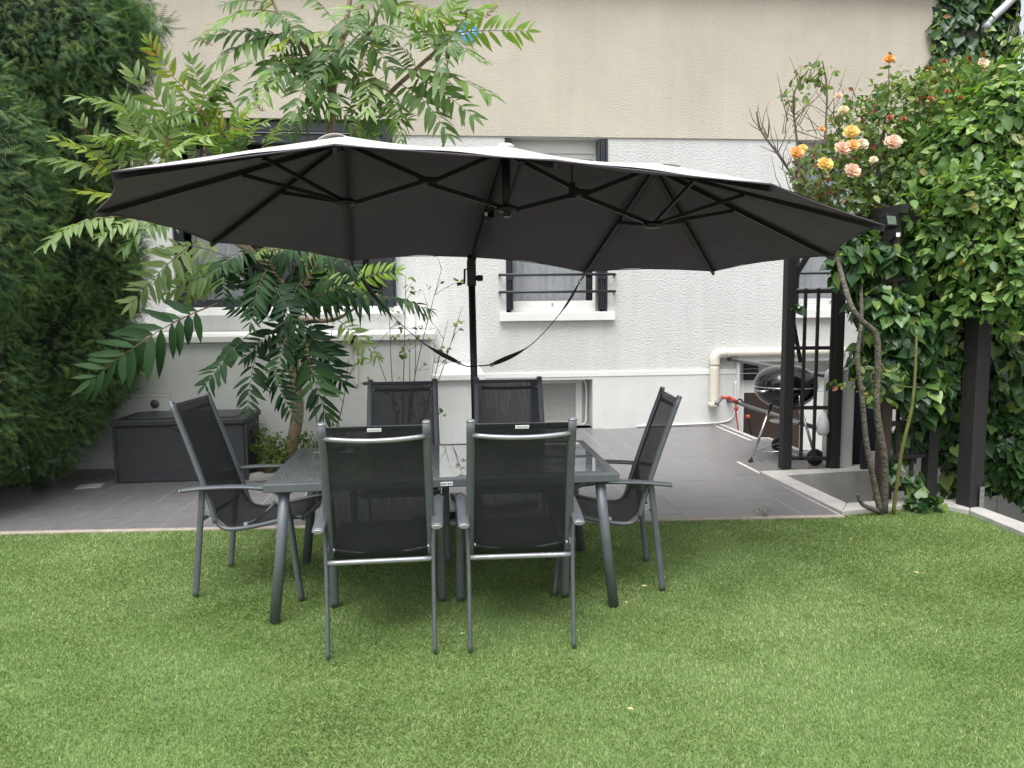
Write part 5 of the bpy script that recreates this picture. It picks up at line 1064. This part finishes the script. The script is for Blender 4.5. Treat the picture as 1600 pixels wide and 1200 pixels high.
for x,y,Y,s,mt in ((1389,93,5.8,0.085,'rose_orange'),(1534,103,5.9,0.125,'rose_peach'),(1318,172,5.7,0.075,'rose_cream'),(1330,207,5.6,0.115,'rose_yellow'),(1316,233,5.55,0.12,'rose_peach'),(1332,228,5.55,0.10,'rose_orange'),(1395,223,5.6,0.125,'rose_peach'),(1245,240,5.65,0.11,'rose_orange'),(1289,257,5.55,0.115,'rose_yellow'),(1331,268,5.5,0.12,'rose_peach'),(1346,226,5.6,0.10,'rose_cream'),(1390,184,5.6,0.07,'rose_red'),(1412,186,5.6,0.06,'rose_red'),(1507,177,5.7,0.06,'rose_cream'),(1284,202,5.65,0.05,'rose_orange'),(1454,155,5.7,0.075,'rose_red'),(1501,154,5.7,0.075,'rose_red'),(1480,143,5.75,0.06,'rose_red'),(1475,96,5.85,0.07,'rose_red'),(1516,92,5.9,0.08,'rose_red'),(1500,196,5.7,0.06,'rose_cream'),(1365,250,5.5,0.06,'rose_cream'),(1600,310,5.3,0.10,'rose_orange'),(1254,232,5.7,0.07,'rose_yellow'),(1310,150,5.8,0.06,'rose_peach')): rose(at(x,y,Y-0.2), s*(0.55 if mt == 'rose_red' else 0.78), mt)

# ---------------------------------------------------------------- ivy, creeper and the ivy on the house corner
iv = thing('ivy_screen', (4.6,6.2,0), 'dark large-leaved ivy screen covering the right boundary below the creeper', 'ivy')
IVB = blobs_px([(1334,400,5.50,(0.16,0.20,0.24)),(1322,365,5.55,(0.12,0.16,0.14)),(1392,400,5.42,(0.10,0.10,0.10)),(1392,500,5.40,(0.20,0.13,0.20)),(1385,580,5.42,(0.15,0.12,0.16)),(1470,580,5.55,(0.20,0.2,0.3)),(1425,420,5.62,(0.16,0.18,0.26)),(1375,470,5.48,(0.22,0.18,0.14)),(1415,520,5.46,(0.30,0.2,0.30)),(1440,610,5.50,(0.19,0.2,0.26)),(1480,500,5.7,(0.28,0.3,0.5)),(1480,640,5.75,(0.17,0.24,0.40)),(1345,470,5.55,(0.10,0.14,0.14)),(1560,560,6.0,(0.42,0.4,0.6)),(1555,690,6.0,(0.42,0.35,0.42)),(1630,600,6.0,(0.5,0.5,0.8)),(1350,560,5.6,(0.10,0.12,0.14)),(1420,680,5.66,(0.14,0.10,0.16)),(1640,720,5.7,(0.4,0.5,0.4)),(1495,730,5.9,(0.15,0.2,0.22)),(1390,480,6.2,(0.2,0.25,0.9)),(1445,500,6.3,(0.3,0.3,1.0))])
shell_leaves('foliage', IVB, 8800, 0.092, 'ivy', iv, IVY, (-0.5,-1,0.1), droop=0.75, shell=0.35, jitter=0.45, outward=0.2, kind='stuff')
leaf_parts('leaf', IVB, 300, 0.125, 'ivy', iv, IVY, (-0.6,-1,0.1))
core_blob('foliage_filler', IVB, iv, 'filler_dark', 0.74)
SP = blobs_px([(1440,785,5.30,(0.09,0.07,0.11)),(1465,792,5.30,(0.10,0.05,0.04)),(1425,752,5.45,(0.10,0.05,0.10)),(1390,735,5.45,(0.04,0.05,0.10)),(1310,430,5.9,(0.06,0.06,0.1)),(1302,600,6.4,(0.02,0.03,0.03)),(1245,480,6.7,(0.05,0.02,0.03))])
shell_leaves('trailing_sprays', SP, 260, 0.075, 'ivy', iv, IVY, None, droop=0.6, shell=0.9, kind='stuff')
cb = thing('creeper_bush', (4.8,5.9,0), 'bright green creeper bulging over the top of the right boundary', 'creeper')
CBB = blobs_px([(1440,285,5.75,(0.26,0.30,0.26)),(1500,240,5.6,(0.32,0.36,0.32)),(1570,200,5.5,(0.38,0.42,0.38)),(1530,320,5.35,(0.36,0.36,0.30)),(1600,320,5.2,(0.38,0.42,0.40)),(1470,370,5.5,(0.22,0.28,0.20)),(1545,400,5.25,(0.32,0.32,0.27)),(1610,420,5.1,(0.33,0.36,0.28)),(1660,280,5.2,(0.45,0.5,0.65)),(1500,430,5.45,(0.19,0.24,0.15)),(1535,165,5.8,(0.28,0.35,0.24)),(1590,455,5.05,(0.19,0.22,0.18))])
shell_leaves('foliage', CBB, 12500, 0.080, 'bush', cb, OVAL, (-0.5,-1,0.3), droop=0.55, shell=0.42, jitter=0.75, outward=0.5, kind='stuff', size_var=0.55)
ST = blobs_px([(1440,215,5.7,(0.10,0.12,0.16)),(1480,175,5.6,(0.10,0.1,0.18)),(1540,125,5.6,(0.14,0.12,0.16)),(1590,120,5.5,(0.16,0.14,0.20)),(1570,95,5.6,(0.05,0.06,0.14)),(1595,75,5.6,(0.05,0.05,0.12)),(1455,400,5.4,(0.12,0.12,0.16)),(1490,470,5.25,(0.10,0.10,0.16)),(1540,470,5.1,(0.16,0.12,0.14)),(1590,500,5.0,(0.12,0.12,0.16)),(1420,330,5.55,(0.12,0.12,0.14)),(1510,290,5.2,(0.22,0.16,0.2))])
shell_leaves('shoots', ST, 1500, 0.078, 'bush', cb, OVAL, None, droop=0.35, shell=0.95, jitter=0.8, kind='stuff', size_var=0.5)
m_ = MB(); r_ = random.Random(77)
for _ in range(60):                                         # loose runners sticking out of the mass
    c, r = r_.choice(CBB[:8]+ST[:6]); d = Vector((r_.uniform(-1,0.4),-r_.random(),r_.uniform(-0.3,1))).normalized(); b = Vector(c)+Vector((d.x*r[0],d.y*r[1],d.z*r[2]))*0.8; e = b+d*r_.uniform(0.12,0.3)+Vector((0,0,r_.uniform(-0.05,0.08))); m_.tube([b, b.lerp(e,0.5)+Vector((0,0,0.02)), e], [0.004,0.003,0.0012], 5)
tag(m_.build('runners', 'cane_green', cb), kind='stuff')
leaf_parts('leaf', CBB, 300, 0.105, 'bush', cb, OVAL, (-0.6,-1,0.3), droop=0.6)
core_blob('foliage_filler', CBB, cb, 'filler_dark', 0.72)
m_ = MB()
for q in (at(1680,700,6.2), at(1720,650,6.1)): m_.tube([(q.x,q.y,-1.15),(q.x+0.05,q.y,0.5),(q.x,q.y-0.1,2.4)],[0.05,0.045,0.03],8)
m_.build('trunk', 'bark_grey', cb)
hi = thing('house_ivy', (7.1,WY,3.8), 'ivy climbing the right corner of the beige house wall', 'ivy')
IHB = [((7.15,WY-0.02,5.15),(0.62,0.16,0.9)),((7.22,WY-0.02,5.9),(0.55,0.20,0.7)),((7.05,WY-0.02,4.45),(0.66,0.16,0.7)),((7.38,WY,4.9),(0.34,0.2,0.7)),((6.85,WY-0.02,5.6),(0.30,0.1,0.4)),((7.0,WY-0.02,3.6),(0.8,0.2,0.9))]
shell_leaves('foliage', IHB, 2300, 0.125, 'ivy', hi, IVY, (0,-1,0.1), droop=0.8, shell=0.3, jitter=0.3, outward=0.15, kind='stuff', cut=lambda P: P[:,1] < WY-0.01)
leaf_parts('leaf', IHB, 220, 0.15, 'ivy', hi, IVY, (0,-1,0.1), droop=0.8)
